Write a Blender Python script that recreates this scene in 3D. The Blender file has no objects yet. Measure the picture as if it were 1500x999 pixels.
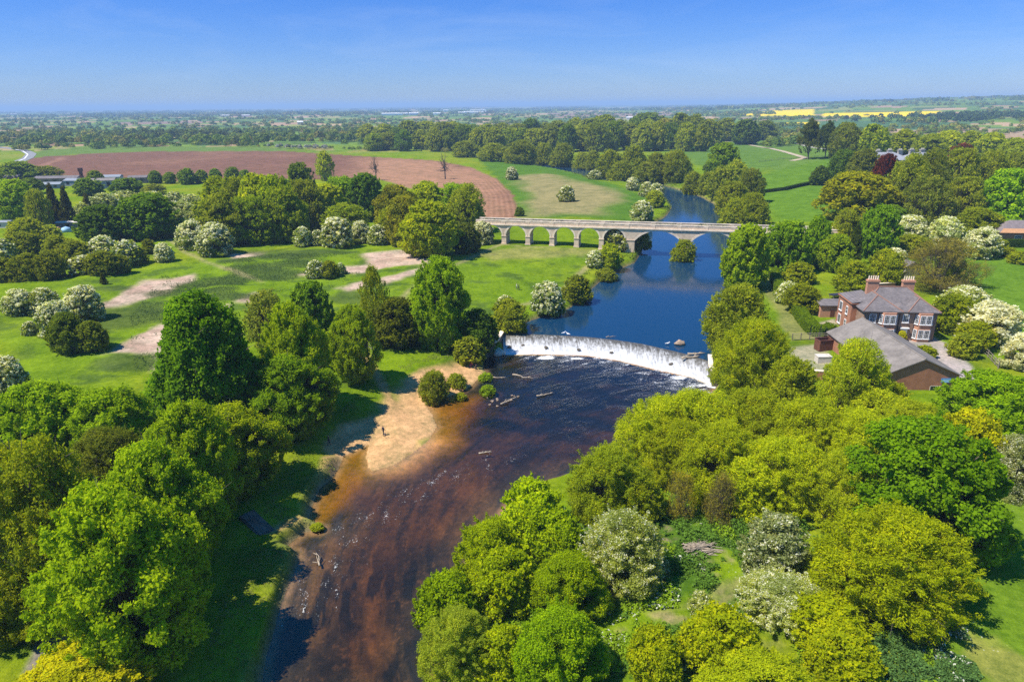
import bpy, math, random
import numpy as np
from mathutils import Matrix, Vector

SC = bpy.context.scene
COL = SC.collection
random.seed(7)
rng = np.random.default_rng(7)
rad = math.radians

# ------------------------------------------------------------------ camera
F, PITCH, ROLL, CH = 1000.0, rad(19.06), rad(-0.5), 50.0
_r0 = np.array([1, 0, 0.]); _u0 = np.array([0, math.sin(PITCH), math.cos(PITCH)])
FW = np.array([0, math.cos(PITCH), -math.sin(PITCH)])
RT = math.cos(ROLL) * _r0 + math.sin(ROLL) * _u0
UP = -math.sin(ROLL) * _r0 + math.cos(ROLL) * _u0
CP = np.array([0, 0, CH])
SUN_EL, SUN_DIR = rad(58), np.array([-0.95, -0.31])

cam = bpy.data.cameras.new('camera')
camo = bpy.data.objects.new('camera', cam); COL.objects.link(camo)
cam.sensor_width = 36; cam.lens = 36 * F / 1500; cam.clip_start = 0.5; cam.clip_end = 120000
camo.matrix_world = Matrix(((RT[0], UP[0], -FW[0], 0), (RT[1], UP[1], -FW[1], 0), (RT[2], UP[2], -FW[2], CH), (0, 0, 0, 1)))
SC.camera = camo

def ray(px, py):
    return FW + RT * (px - 750) / F - UP * (py - 499.5) / F

def G(px, py, z=0.0):
    d = ray(px, py); t = (z - CH) / d[2]
    return CP + d * t

def polyG(pts, z=0.0):
    return np.array([G(a, b, z)[:2] for a, b in pts])

# ------------------------------------------------------------------ numpy noise and polygons
def _h(ix, iy, s):
    v = np.sin(ix * 127.1 + iy * 311.7 + s * 74.7) * 43758.5453
    return v - np.floor(v)

def vnoise(x, y, s=0):
    ix = np.floor(x); iy = np.floor(y); fx = x - ix; fy = y - iy
    fx = fx * fx * (3 - 2 * fx); fy = fy * fy * (3 - 2 * fy)
    a = _h(ix, iy, s); b = _h(ix + 1, iy, s); c = _h(ix, iy + 1, s); d = _h(ix + 1, iy + 1, s)
    return (a * (1 - fx) + b * fx) * (1 - fy) + (c * (1 - fx) + d * fx) * fy

def fbm(x, y, s=0, o=4):
    r = 0; a = 0.5; n = 0
    for k in range(o):
        r = r + a * vnoise(x, y, s + k); n += a; a *= 0.5; x = x * 2.03 + 17.3; y = y * 2.03 + 5.1
    return r / n

def sstep(a, b, x):
    t = np.clip((x - a) / (b - a), 0, 1)
    return t * t * (3 - 2 * t)

def sdist(poly, X, Y):
    """signed distance to a polygon, negative inside"""
    n = len(poly); d = np.full(X.shape, 1e18); ins = np.zeros(X.shape, bool)
    for i in range(n):
        ax, ay = poly[i]; bx, by = poly[(i + 1) % n]
        ex, ey = bx - ax, by - ay
        wx, wy = X - ax, Y - ay
        t = np.clip((wx * ex + wy * ey) / (ex * ex + ey * ey + 1e-12), 0, 1)
        d = np.minimum(d, (wx - ex * t) ** 2 + (wy - ey * t) ** 2)
        c = ((ay > Y) != (by > Y)) & (X < (bx - ax) * (Y - ay) / ((by - ay) if abs(by - ay) > 1e-9 else 1e-9) + ax)
        ins ^= c
    d = np.sqrt(d)
    return np.where(ins, -d, d)

def ldist(line, X, Y):
    d = np.full(X.shape, 1e18)
    for (ax, ay), (bx, by) in zip(line[:-1], line[1:]):
        ex, ey = bx - ax, by - ay
        t = np.clip(((X - ax) * ex + (Y - ay) * ey) / (ex * ex + ey * ey + 1e-12), 0, 1)
        d = np.minimum(d, (X - ax - ex * t) ** 2 + (Y - ay - ey * t) ** 2)
    return np.sqrt(d)

# ------------------------------------------------------------------ river outline
ZU = 1.5
CREST_PX = [(736, 488.5), (743, 489.5), (795, 491.5), (857, 494.5), (900, 499), (940, 505), (985, 515), (1017, 523), (1037, 530)]
CREST = polyG(CREST_PX, ZU)
LEFT_LO = [(740, 519), (722, 521), (709, 523), (708, 540), (714, 548), (700, 556), (690, 566), (668, 577), (645, 586), (622, 592), (633, 606), (640, 625), (628, 645), (604, 664), (575, 682), (546, 690),
           (539, 684), (536, 668), (540, 652), (521, 660), (504, 668), (497, 684), (488, 700), (470, 715), (457, 742), (452, 764), (474, 771), (472, 778), (448, 779), (425, 795), (421, 801), (437, 808),
           (438, 820), (430, 842), (420, 862), (409, 895), (402, 925), (391, 960), (384, 999), (375, 1060)]
RIGHT_LO = [(655, 1060), (645, 999), (643, 945), (655, 890), (685, 832), (718, 776), (747, 737), (790, 711), (836, 696), (870, 694), (905, 690), (940, 672), (968, 640), (990, 615), (1015, 598), (1046, 574), (1050, 562), (1042, 556)]
LOWER = np.vstack([polyG(RIGHT_LO, 0), CREST[::-1], polyG(LEFT_LO, 0)])
LEFT_UP = [(742, 484), (760, 478), (775, 471), (800, 462), (835, 452), (858, 432), (885, 407), (905, 396), (930, 385), (940, 370), (947, 345), (955, 328), (975, 318), (984, 305), (975, 292), (962, 281), (930, 269), (896, 268), (868, 263), (845, 256), (815, 249), (780, 243), (740, 236), (690, 231)]
RIGHT_UP = [(690, 228), (740, 232), (780, 238), (820, 244), (850, 246.5), (872, 249), (900, 255), (935, 263), (975, 273), (1003, 281), (1028, 289), (1050, 301), (1058, 325), (1071, 345), (1072, 380), (1066, 410), (1060, 440), (1046, 470), (1047, 505), (1040, 527)]
UPPER = np.vstack([polyG(LEFT_UP, ZU), polyG(RIGHT_UP, ZU), CREST[::-1]])
BEACH = polyG([(470, 640), (520, 625), (560, 590), (590, 566), (640, 545), (690, 530), (720, 535), (720, 570), (660, 600), (650, 640), (600, 690), (530, 700), (500, 670), (478, 668)], 0.5)
YC = 133.0

def terrain(X, Y):
    X = np.asarray(X, float); Y = np.asarray(Y, float)
    dL = sdist(LOWER, X, Y); dU = sdist(UPPER, X, Y)
    near = Y < 1500
    w = np.clip(np.maximum(dL, 0) / (np.maximum(dL, 0) + np.maximum(dU, 0) + 1e-6), 0, 1)
    w = np.where(dU < 0, 1, np.where(dL < 0, 0, w))
    zw = ZU * w
    d = np.minimum(np.maximum(dL, 0), np.maximum(dU, 0))
    rough = fbm(X / 6, Y / 6, 3, 3)
    bank = 1.35 * sstep(0, 1.2, d + (rough - .5) * 1.2 * sstep(0, 1, d)) + 1.5 * sstep(2, 28, d)
    dB = sdist(BEACH, X, Y)
    beach = 0.05 + 0.09 * d
    wb = sstep(3, -2, dB)
    bank = bank * (1 - wb) + np.minimum(beach, 1.2) * wb
    z = zw + bank
    hum = sstep(85, 110, Y) * sstep(260, 215, Y) * sstep(5, 25, d) * sstep(15, -30, X)
    z = z + hum * 2.6 * (fbm(X / 24, Y / 17, 11, 3) - 0.45) + hum * .8
    z = z + 0.25 * (fbm(X / 9, Y / 9, 21, 3) - .5) * sstep(1, 6, d)
    # hill of the mansion, the field slope on the far bank, distant ridge
    z = z + 9 * np.exp(-(((X - 330) / 190) ** 2 + ((Y - 520) / 170) ** 2)) * sstep(5, 60, d)
    z = z + 3 * np.exp(-(((X - 175) / 60) ** 2 + ((Y - 300) / 110) ** 2)) * sstep(5, 40, d)
    q = X / (np.maximum(Y, 1))
    z = z + 62 * sstep(700, 4600, Y) * sstep(0.12, 0.72, q)
    z = z + 10 * (fbm(X / 900, Y / 900, 31, 3) - .45) * sstep(900, 2500, Y)
    inw = (dL < 0) | (dU < 0)
    di = -np.minimum(dL, dU)
    z = np.where(inw, zw - np.minimum(0.08 + di * 0.10, 0.8), z)
    return z, dL, dU

def hz(x, y):
    return float(terrain(np.array([x]), np.array([y]))[0][0])

def onland(px, py, dz=0.0):
    z = 3.5
    for _ in range(14):
        p = G(px, py, z); z = 0.4 * z + 0.6 * (hz(p[0], p[1]) + dz)
    p = G(px, py, z)
    return p

# ------------------------------------------------------------------ object helpers
def new_obj(name, data, parent=None):
    o = bpy.data.objects.new(name, data); COL.objects.link(o)
    if parent is not None: o.parent = parent
    return o

def tag(o, label=None, cat=None, group=None, kind=None):
    if label: o['label'] = label
    if cat: o['category'] = cat
    if group: o['group'] = group
    if kind: o['kind'] = kind
    return o

def empty(name, loc, rz=0.0, label=None, cat=None, group=None):
    o = new_obj(name, None); o.location = loc; o.rotation_euler = (0, 0, rz)
    o.empty_display_size = 0.3
    return tag(o, label, cat, group)

def np_mesh(name, V, Fc, mat=None, smooth=False):
    V = np.asarray(V, np.float32); Fc = np.asarray(Fc, np.int32)
    m = bpy.data.meshes.new(name); k = Fc.shape[1]
    m.vertices.add(len(V)); m.vertices.foreach_set('co', V.ravel())
    m.loops.add(Fc.size); m.loops.foreach_set('vertex_index', Fc.ravel())
    m.polygons.add(len(Fc)); m.polygons.foreach_set('loop_start', np.arange(0, Fc.size, k, dtype=np.int32))
    if smooth: m.polygons.foreach_set('use_smooth', np.ones(len(Fc), bool))
    m.update(calc_edges=True)
    if mat: m.materials.append(mat)
    return m

def attr(m, name, arr, domain='POINT'):
    arr = np.asarray(arr, np.float32)
    if arr.ndim == 2:
        a = m.attributes.new(name, 'FLOAT_COLOR', domain)
        if arr.shape[1] == 3: arr = np.hstack([arr, np.ones((len(arr), 1), np.float32)])
        a.data.foreach_set('color', arr.ravel())
    else:
        a = m.attributes.new(name, 'FLOAT', domain); a.data.foreach_set('value', arr)

class MB:
    """collects pieces of one mesh"""
    def __init__(s): s.v = []; s.f = []
    def add(s, vs, fs):
        n = len(s.v); s.v += [tuple(map(float, p)) for p in vs]; s.f += [tuple(i + n for i in f) for f in fs]; return s
    def box(s, x0, x1, y0, y1, z0, z1):
        return s.add([(x0, y0, z0), (x1, y0, z0), (x1, y1, z0), (x0, y1, z0), (x0, y0, z1), (x1, y0, z1), (x1, y1, z1), (x0, y1, z1)],
                     [(0, 3, 2, 1), (4, 5, 6, 7), (0, 1, 5, 4), (1, 2, 6, 5), (2, 3, 7, 6), (3, 0, 4, 7)])
    def prism(s, plan, z0, z1):
        n = len(plan)
        return s.add([(x, y, z0) for x, y in plan] + [(x, y, z1) for x, y in plan],
                     [tuple(range(n))[::-1], tuple(range(n, 2 * n))] + [(i, (i + 1) % n, n + (i + 1) % n, n + i) for i in range(n)])
    def profile(s, prof, y0, y1):      # polygon in xz pushed along y
        n = len(prof)
        return s.add([(x, y0, z) for x, z in prof] + [(x, y1, z) for x, z in prof],
                     [tuple(range(n)), tuple(range(n, 2 * n))[::-1]] + [((i + 1) % n, i, n + i, n + (i + 1) % n) for i in range(n)])
    def tube(s, pts, radii, n=6):
        pts = [np.array(p, float) for p in pts]; rings = []
        for i, p in enumerate(pts):
            t = pts[min(i + 1, len(pts) - 1)] - pts[max(i - 1, 0)]; t = t / (np.linalg.norm(t) + 1e-9)
            a = np.cross(t, [0.3, 0.2, 0.93] if abs(t[2]) < .9 else [1, 0, 0]); a /= np.linalg.norm(a); b = np.cross(t, a)
            for k in range(n):
                q = 2 * math.pi * k / n; rings.append(p + radii[i] * (a * math.cos(q) + b * math.sin(q)))
        fs = []
        for i in range(len(pts) - 1):
            for k in range(n):
                k2 = (k + 1) % n; fs.append((i * n + k, i * n + k2, (i + 1) * n + k2, (i + 1) * n + k))
        fs += [tuple(range(n))[::-1], tuple(range((len(pts) - 1) * n, len(pts) * n))]
        return s.add(rings, fs)
    def ball(s, c, r, n=8, m=6):
        vs = [(c[0], c[1], c[2] - r[2])]
        for i in range(1, m):
            th = math.pi * i / m
            vs += [(c[0] + r[0] * math.sin(th) * math.cos(2 * math.pi * k / n), c[1] + r[1] * math.sin(th) * math.sin(2 * math.pi * k / n), c[2] - r[2] * math.cos(th)) for k in range(n)]
        vs.append((c[0], c[1], c[2] + r[2])); fs = []
        for k in range(n):
            k2 = (k + 1) % n; fs.append((0, 1 + k2, 1 + k)); e = 1 + (m - 2) * n; fs.append((e + k, e + k2, len(vs) - 1))
            for i in range(m - 2): fs.append((1 + i * n + k, 1 + i * n + k2, 1 + (i + 1) * n + k2, 1 + (i + 1) * n + k))
        return s.add(vs, fs)
    def xf(s, M):
        s.v = [tuple(M @ Vector(p)) for p in s.v]; return s
    def mesh(s, name, mat, smooth=False):
        m = bpy.data.meshes.new(name); m.from_pydata(s.v, [], s.f); m.materials.append(mat)
        if smooth:
            m.polygons.foreach_set('use_smooth', [True] * len(m.polygons))
        m.update(); return m
    def build(s, name, mat, parent=None, smooth=False):
        return new_obj(name, s.mesh(name, mat, smooth), parent)

# ------------------------------------------------------------------ materials
class NT:
    def __init__(s, name):
        s.m = bpy.data.materials.new(name); s.m.use_nodes = True; s.t = s.m.node_tree; s.t.nodes.clear()
        s.out = s.n('ShaderNodeOutputMaterial')
    def n(s, typ, inp=None, **kw):
        nd = s.t.nodes.new(typ)
        for k, v in kw.items(): setattr(nd, k, v)
        for k, v in (inp or {}).items(): s.set(nd, k, v)
        return nd
    def set(s, nd, k, v):
        i = nd.inputs[k]
        if isinstance(v, bpy.types.NodeSocket): s.t.links.new(v, i)
        elif isinstance(v, bpy.types.Node): s.t.links.new(v.outputs[0], i)
        else: i.default_value = v
    def math(s, op, a, b=0.0, c=None):
        d = {0: a, 1: b}
        if c is not None: d[2] = c
        return s.n('ShaderNodeMath', d, operation=op).outputs[0]
    def mix(s, f, a, b, bt='MIX'):
        nd = s.n('ShaderNodeMix', data_type='RGBA', blend_type=bt)
        s.set(nd, 0, f); s.set(nd, 6, a); s.set(nd, 7, b); return nd.outputs[2]
    def noise(s, vec, scale, detail=3.0, rough=.55, dist=0.0):
        nd = s.n('ShaderNodeTexNoise', {'Scale': scale, 'Detail': detail, 'Roughness': rough, 'Distortion': dist})
        if vec is not None: s.set(nd, 'Vector', vec)
        return nd.outputs['Fac']
    def ramp(s, f, stops):
        nd = s.n('ShaderNodeValToRGB', {'Fac': f}); e = nd.color_ramp.elements
        while len(e) < len(stops): e.new(0.5)
        for i, (p, c) in enumerate(stops): e[i].position = p; e[i].color = (*c, 1) if len(c) == 3 else c
        return nd.outputs[0]
    def smooth(s, f, a, b):
        return s.n('ShaderNodeMapRange', {'Value': f, 'From Min': a, 'From Max': b}, interpolation_type='SMOOTHSTEP').outputs[0]
    def geo(s): return s.n('ShaderNodeNewGeometry').outputs['Position']
    def obj(s): return s.n('ShaderNodeTexCoord').outputs['Object']
    def attr(s, name): return s.n('ShaderNodeAttribute', attribute_name=name)
    def mapv(s, v, sc, rot=(0, 0, 0)): return s.n('ShaderNodeMapping', {'Vector': v, 'Scale': sc, 'Rotation': rot}).outputs[0]
    def bump(s, h, dist, st=1.0): return s.n('ShaderNodeBump', {'Height': h, 'Distance': dist, 'Strength': st}).outputs[0]
    def surf(s, sh):
        s.t.links.new(sh if isinstance(sh, bpy.types.NodeSocket) else sh.outputs[0], s.out.inputs[0]); return s.m
    def principled(s, col, rough=.8, normal=None, spec=.3, metal=0.0):
        nd = s.n('ShaderNodeBsdfPrincipled', {'Base Color': col, 'Roughness': rough, 'Specular IOR Level': spec, 'Metallic': metal})
        if normal is not None: s.set(nd, 'Normal', normal)
        return nd

def C4(c): return (c[0], c[1], c[2], 1)

def simple_mat(name, col, rough=.8, var=.25, scale=3.0, bump=0.02, spec=.3, streak=None):
    t = NT(name); v = t.obj()
    if streak: v = t.mapv(v, streak)
    n = t.noise(v, scale, 5, .6); n2 = t.noise(t.obj(), scale * 9, 3, .6)
    f = t.math('ADD', t.math('MULTIPLY', n, .65), t.math('MULTIPLY', n2, .35))
    c = t.mix(t.smooth(f, .3, .7), C4([x * (1 - var) for x in col]), C4([min(1, x * (1 + var)) for x in col]))
    return t.surf(t.principled(c, rough, t.bump(f, bump), spec))

def brick_mat(name, c1, c2, mortar, w=.225, h=.075, var=.35):
    t = NT(name); o = t.obj()
    sep = t.n('ShaderNodeSeparateXYZ', {0: o}); u = t.math('ADD', sep.outputs[0], sep.outputs[1])
    uv = t.n('ShaderNodeCombineXYZ', {0: u, 1: sep.outputs[2]}).outputs[0]
    b = t.n('ShaderNodeTexBrick', {'Vector': uv, 'Color1': C4(c1), 'Color2': C4(c2), 'Mortar': C4(mortar), 'Scale': 1.0, 'Mortar Size': .008, 'Brick Width': w, 'Row Height': h})
    n = t.noise(o, .7, 5, .65)
    c = t.mix(t.smooth(n, .25, .75), t.mix(1.0, b.outputs[0], (1 - var, 1 - var, 1 - var, 1), 'MULTIPLY'), b.outputs[0])
    return t.surf(t.principled(c, .9, t.bump(b.outputs[1], .004, .5)))

def leaf_mat():
    t = NT('foliage'); oi = t.n('ShaderNodeObjectInfo'); v = t.attr('lv').outputs['Fac']; b = t.attr('lb').outputs['Fac']
    k = t.math('MULTIPLY_ADD', v, .75, .62)
    c = t.mix(1.0, oi.outputs['Color'], t.n('ShaderNodeCombineXYZ', {0: k, 1: k, 2: k}).outputs[0], 'MULTIPLY')
    warm = t.mix(1.0, c, (1.35, 1.12, .7, 1), 'MULTIPLY')
    c = t.mix(t.smooth(v, .45, 1.0), c, warm)
    col = t.mix(b, c, (.84, .82, .62, 1))
    d = t.principled(col, .62, None, .03)
    tr = t.n('ShaderNodeBsdfTranslucent', {'Color': t.mix(1.0, col, (1.25, 1.22, .45, 1), 'MULTIPLY')})
    return t.surf(t.n('ShaderNodeMixShader', {0: .50, 1: d.outputs[0], 2: tr.outputs[0]}))

def attr_leaf_mat():
    t = NT('massed_foliage'); col = t.attr('col').outputs['Color']
    d = t.principled(col, .7, None, .08)
    tr = t.n('ShaderNodeBsdfTranslucent', {'Color': col})
    return t.surf(t.n('ShaderNodeMixShader', {0: .25, 1: d.outputs[0], 2: tr.outputs[0]}))

def bark_mat():
    t = NT('bark'); oi = t.n('ShaderNodeObjectInfo'); n = t.noise(t.obj(), 14, 5, .7)
    c = t.mix(n, (.05, .038, .026, 1), (.20, .16, .115, 1))
    return t.surf(t.principled(c, .9))

M = {}
M['leaf'] = leaf_mat(); M['mass'] = attr_leaf_mat(); M['bark'] = bark_mat()
M['deadwood'] = simple_mat('dead_wood', (.36, .29, .21), .85, .35, 2.5, .01)
M['brick'] = brick_mat('red_brick', (.52, .19, .085), (.42, .15, .068), (.40, .29, .22))
M['brick_brown'] = brick_mat('brown_brick', (.42, .25, .155), (.33, .19, .115), (.34, .27, .2))
M['stone'] = brick_mat('limestone', (.84, .655, .47), (.72, .555, .395), (.55, .42, .30), .9, .42, .30)
M['stone_dark'] = simple_mat('wet_stone', (.12, .10, .075), .8, .5, 1.2, .05)
M['coping'] = simple_mat('coping_stone', (.80, .65, .49), .9, .28, .6, .02)
M['slate'] = brick_mat('roof_slate', (.24, .205, .195), (.17, .15, .145), (.11, .1, .1), .35, .12, .35)
M['ridge'] = simple_mat('ridge_tile', (.30, .16, .11), .85, .2)
M['bitumen'] = simple_mat('weathered_roof_sheet', (.205, .178, .152), .85, .32, .35, .01)
M['tan_tile'] = simple_mat('orange_roof_tile', (.48, .25, .12), .85, .2, 2)
M['white'] = simple_mat('white_paint', (.78, .77, .74), .5, .06, 3, .002)
M['glass'] = NT('window_glass'); _t = M['glass']; M['glass'] = _t.surf(_t.principled((.02, .025, .03, 1), .08, None, .6))
M['terracotta'] = simple_mat('terracotta', (.50, .25, .15), .85, .2)
M['blue'] = simple_mat('blue_paint', (.06, .27, .62), .5, .1)
M['lightblue'] = simple_mat('faded_blue_paint', (.34, .55, .74), .5, .15)
M['timber'] = simple_mat('weathered_timber', (.24, .20, .16), .85, .35, 4, .01)
M['render'] = simple_mat('pale_render', (.58, .52, .44), .9, .15)
M['sheetmetal'] = simple_mat('pale_sheet_metal', (.24, .26, .28), .6, .15)
M['rust'] = simple_mat('rusty_steel', (.14, .055, .035), .8, .4)
M['boulder'] = simple_mat('river_boulder', (.33, .24, .17), .85, .4, 2.0, .06)
M['skin'] = simple_mat('skin', (.5, .3, .22), .6, .05)
M['navy'] = simple_mat('navy_cloth', (.025, .028, .045), .9, .2)
M['pink'] = simple_mat('pink_cloth', (.55, .10, .16), .9, .2)
M['cream'] = simple_mat('cream_cloth', (.62, .58, .48), .9, .1)
M['grey'] = simple_mat('grey_cloth', (.16, .16, .18), .9, .2)
M['hair'] = simple_mat('hair', (.04, .025, .018), .7, .2)
M['feather'] = simple_mat('white_feathers', (.75, .75, .74), .8, .1)
M['greenleafclip'] = None

def ground_mat():
    t = NT('land_cover'); p = t.geo(); col = t.attr('col').outputs['Color']; msk = t.attr('msk')
    fu = t.attr('fu').outputs['Fac']
    sp = t.n('ShaderNodeSeparateColor', {0: msk.outputs['Color']})
    n1 = t.noise(p, .16, 5, .65); n2 = t.noise(p, 1.1, 5, .7); n3 = t.noise(p, 5.5, 3, .7)
    f = t.math('ADD', t.math('ADD', t.math('MULTIPLY', n1, .35), t.math('MULTIPLY', n2, .4)), t.math('MULTIPLY', n3, .25))
    lo = t.mix(1.0, col, (.46, .56, .50, 1), 'MULTIPLY'); hi = t.mix(1.0, col, (1.55, 1.38, 1.45, 1), 'MULTIPLY')
    c = t.mix(t.smooth(f, .32, .68), lo, hi)
    # furrows of the ploughed land
    s = t.math('SINE', t.math('MULTIPLY', fu, 2 * math.pi / 2.6)); s = t.math('MULTIPLY_ADD', s, .5, .5)
    fur = t.mix(t.math('MULTIPLY', t.math('MULTIPLY', s, sp.outputs[0]), .55), c, t.mix(1.0, c, (.55, .52, .5, 1), 'MULTIPLY'))
    # white flower heads in the rough grass
    vo = t.n('ShaderNodeTexVoronoi', {'Vector': p, 'Scale': 1.9}).outputs['Distance']
    fl = t.math('MULTIPLY', t.math('MULTIPLY', t.smooth(vo, .20, .08), t.smooth(n1, .5, .62)), sp.outputs[2])
    fur = t.mix(fl, fur, (.62, .62, .5, 1))
    h = t.math('ADD', t.math('ADD', t.math('MULTIPLY', n3, .22), t.math('MULTIPLY', n2, .5)), t.math('MULTIPLY', t.math('MULTIPLY', s, sp.outputs[0]), .35))
    return t.surf(t.principled(fur, .95, t.bump(h, .55, .75), .0))
M['ground'] = ground_mat()

def water_mat(name, deep):
    t = NT(name); p = t.geo(); w = t.attr('wat'); sp = t.n('ShaderNodeSeparateColor', {0: w.outputs['Color']})
    foam_d, riff, flow = sp.outputs[0], sp.outputs[1], sp.outputs[2]
    a = t.noise(t.mapv(p, (1, 1, 1)), .55, 4, .6, .4); fv = t.n('ShaderNodeCombineXYZ', {0: t.attr('fr').outputs['Fac'], 1: t.attr('fa').outputs['Fac']}).outputs[0] if not deep else p; b = t.noise(t.mapv(fv, (1.9, .8, 1)), 1.0, 5, .70, .7); patch = t.smooth(t.noise(t.mapv(fv, (.26, .09, 1)), 1.0, 4, .6, .6), .40, .60); riff = t.math('MULTIPLY', riff, t.math('MULTIPLY_ADD', patch, .85, .15))
    hgt = t.math('ADD', t.math('MULTIPLY', a, .25), t.math('MULTIPLY', t.math('MULTIPLY', b, riff), .75))
    nrm = t.bump(hgt, .10 if deep else .24, .7)
    fr = t.n('ShaderNodeFresnel', {'IOR': 1.33 if deep else 1.42, 'Normal': nrm}).outputs[0]
    gl = t.n('ShaderNodeBsdfGlossy', {'Color': (1, 1, 1, 1), 'Roughness': .09 if deep else .07, 'Normal': nrm})
    tint = t.attr('tint').outputs['Color']
    if deep:
        body = t.n('ShaderNodeBsdfDiffuse', {'Color': tint})
    else:
        body = t.n('ShaderNodeBsdfTransparent', {'Color': tint})
    mx = t.n('ShaderNodeMixShader', {0: t.math('MULTIPLY', fr, 1.0), 1: body.outputs[0], 2: gl.outputs[0]})
    n = t.noise(t.mapv(fv, (5.5, 3.2, 1)), 1.0, 6, .78, .6); n2 = t.noise(t.mapv(fv, (.75, .32, 1)), 1.0, 4, .65, .6)
    th = t.math('SUBTRACT', 1.0, foam_d)
    ff = t.math('ADD', t.math('MULTIPLY', n, .62), t.math('MULTIPLY', n2, .38))
    fo = t.n('ShaderNodeMapRange', {'Value': t.math('SUBTRACT', ff, t.math('MULTIPLY_ADD', th, .42, .33)), 'From Min': 0.0, 'From Max': .07}).outputs[0]
    dif = t.n('ShaderNodeBsdfDiffuse', {'Color': (.78, .78, .76, 1)})
    return t.surf(t.n('ShaderNodeMixShader', {0: t.math('MULTIPLY', fo, t.smooth(foam_d, .01, .12)), 1: mx.outputs[0], 2: dif.outputs[0]}))
M['water_lo'] = water_mat('shallow_river_water', False); M['water_up'] = water_mat('deep_river_water', True)

def fall_mat():
    t = NT('falling_water'); c = t.attr('fall'); sp = t.n('ShaderNodeSeparateColor', {0: c.outputs['Color']})
    u, v, k = sp.outputs[0], sp.outputs[1], sp.outputs[2]
    vec = t.n('ShaderNodeCombineXYZ', {0: t.math('MULTIPLY', u, 78.0), 1: t.math('MULTIPLY', v, 2.6)}).outputs[0]
    n = t.noise(vec, 1.0, 7, .72, .9); n2 = t.noise(t.geo(), 1.3, 6, .72, .5)
    wh = t.math('ADD', t.math('ADD', t.math('MULTIPLY', n, 1.5), t.math('MULTIPLY', n2, .7)), t.math('MULTIPLY_ADD', v, .85, -1.12))
    f = t.smooth(wh, .0, .72)
    col = t.mix(f, (.085, .075, .055, 1), (.62, .62, .615, 1))
    return t.surf(t.principled(col, .45, t.bump(t.math('ADD', n, n2), .12, .8), .4))
M['fall'] = fall_mat()

# ------------------------------------------------------------------ sky, sun, render settings
w = bpy.data.worlds.new('World'); SC.world = w; w.use_nodes = True
nt = w.node_tree; nt.nodes.clear()
sky = nt.nodes.new('ShaderNodeTexSky'); sky.sky_type = 'NISHITA'; sky.sun_disc = False
sky.sun_elevation = SUN_EL; sky.sun_rotation = math.atan2(SUN_DIR[0], SUN_DIR[1]) % (2 * math.pi)
sky.altitude = 50; sky.air_density = 1.0; sky.dust_density = .0; sky.ozone_density = 4.5
hs = nt.nodes.new('ShaderNodeHueSaturation'); hs.inputs['Saturation'].default_value = 1.35; hs.inputs['Value'].default_value = 1.54
bg = nt.nodes.new('ShaderNodeBackground'); bg.inputs[1].default_value = .083
wo = nt.nodes.new('ShaderNodeOutputWorld')
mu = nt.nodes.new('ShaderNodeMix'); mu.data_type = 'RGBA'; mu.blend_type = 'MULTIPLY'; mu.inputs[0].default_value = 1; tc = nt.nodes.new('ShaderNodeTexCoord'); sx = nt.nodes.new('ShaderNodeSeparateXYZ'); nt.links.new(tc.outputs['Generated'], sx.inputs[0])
rp = nt.nodes.new('ShaderNodeValToRGB'); el_ = rp.color_ramp.elements; el_[0].position = 0.0; el_[0].color = (.275, .355, .63, 1); el_[1].position = .80; el_[1].color = (1, 1, 1, 1)  # tint by elevation; sky overhead brightened out of view to lift the shadows
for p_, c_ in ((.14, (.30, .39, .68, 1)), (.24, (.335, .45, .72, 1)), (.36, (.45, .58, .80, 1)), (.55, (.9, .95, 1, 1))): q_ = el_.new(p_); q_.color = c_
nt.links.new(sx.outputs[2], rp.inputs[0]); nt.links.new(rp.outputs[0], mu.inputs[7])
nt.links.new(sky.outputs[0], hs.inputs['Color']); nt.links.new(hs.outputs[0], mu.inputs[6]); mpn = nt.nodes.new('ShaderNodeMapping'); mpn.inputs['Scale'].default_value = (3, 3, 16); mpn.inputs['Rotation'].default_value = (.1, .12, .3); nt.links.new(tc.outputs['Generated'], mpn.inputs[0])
cn = nt.nodes.new('ShaderNodeTexNoise'); cn.inputs['Scale'].default_value = 1.3; cn.inputs['Detail'].default_value = 7; cn.inputs['Roughness'].default_value = .62; cn.inputs['Distortion'].default_value = .8; nt.links.new(mpn.outputs[0], cn.inputs['Vector'])
cm = nt.nodes.new('ShaderNodeMapRange'); cm.inputs[1].default_value = .48; cm.inputs[2].default_value = .80; cm.inputs[4].default_value = .16; nt.links.new(cn.outputs['Fac'], cm.inputs[0])
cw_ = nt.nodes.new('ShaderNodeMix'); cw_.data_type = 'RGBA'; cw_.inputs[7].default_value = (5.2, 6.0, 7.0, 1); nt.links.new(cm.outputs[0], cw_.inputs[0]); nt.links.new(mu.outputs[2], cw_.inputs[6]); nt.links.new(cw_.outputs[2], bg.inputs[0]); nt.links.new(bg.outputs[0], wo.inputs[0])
sl = bpy.data.lights.new('sun', 'SUN'); sl.energy = 4.4; sl.angle = rad(.53); sl.color = (1, .94, .84)
so = new_obj('sun', sl); so.location = (-100, -60, 200)
sd = Vector((SUN_DIR[0], SUN_DIR[1], 0)).normalized() * math.cos(SUN_EL) + Vector((0, 0, math.sin(SUN_EL)))
so.rotation_euler = sd.to_track_quat('Z', 'Y').to_euler()
SC.view_settings.view_transform = 'Standard'; SC.view_settings.look = 'None'; SC.view_settings.gamma = 1; SC.view_settings.exposure = 0.72
cy = SC.cycles
cy.use_denoising = False; cy.denoiser = 'OPENIMAGEDENOISE'; cy.max_bounces = 8; cy.diffuse_bounces = 4; cy.glossy_bounces = 2
cy.transmission_bounces = 4; cy.transparent_max_bounces = 6; cy.volume_bounces = 0; cy.caustics_reflective = False; cy.caustics_refractive = False
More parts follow.
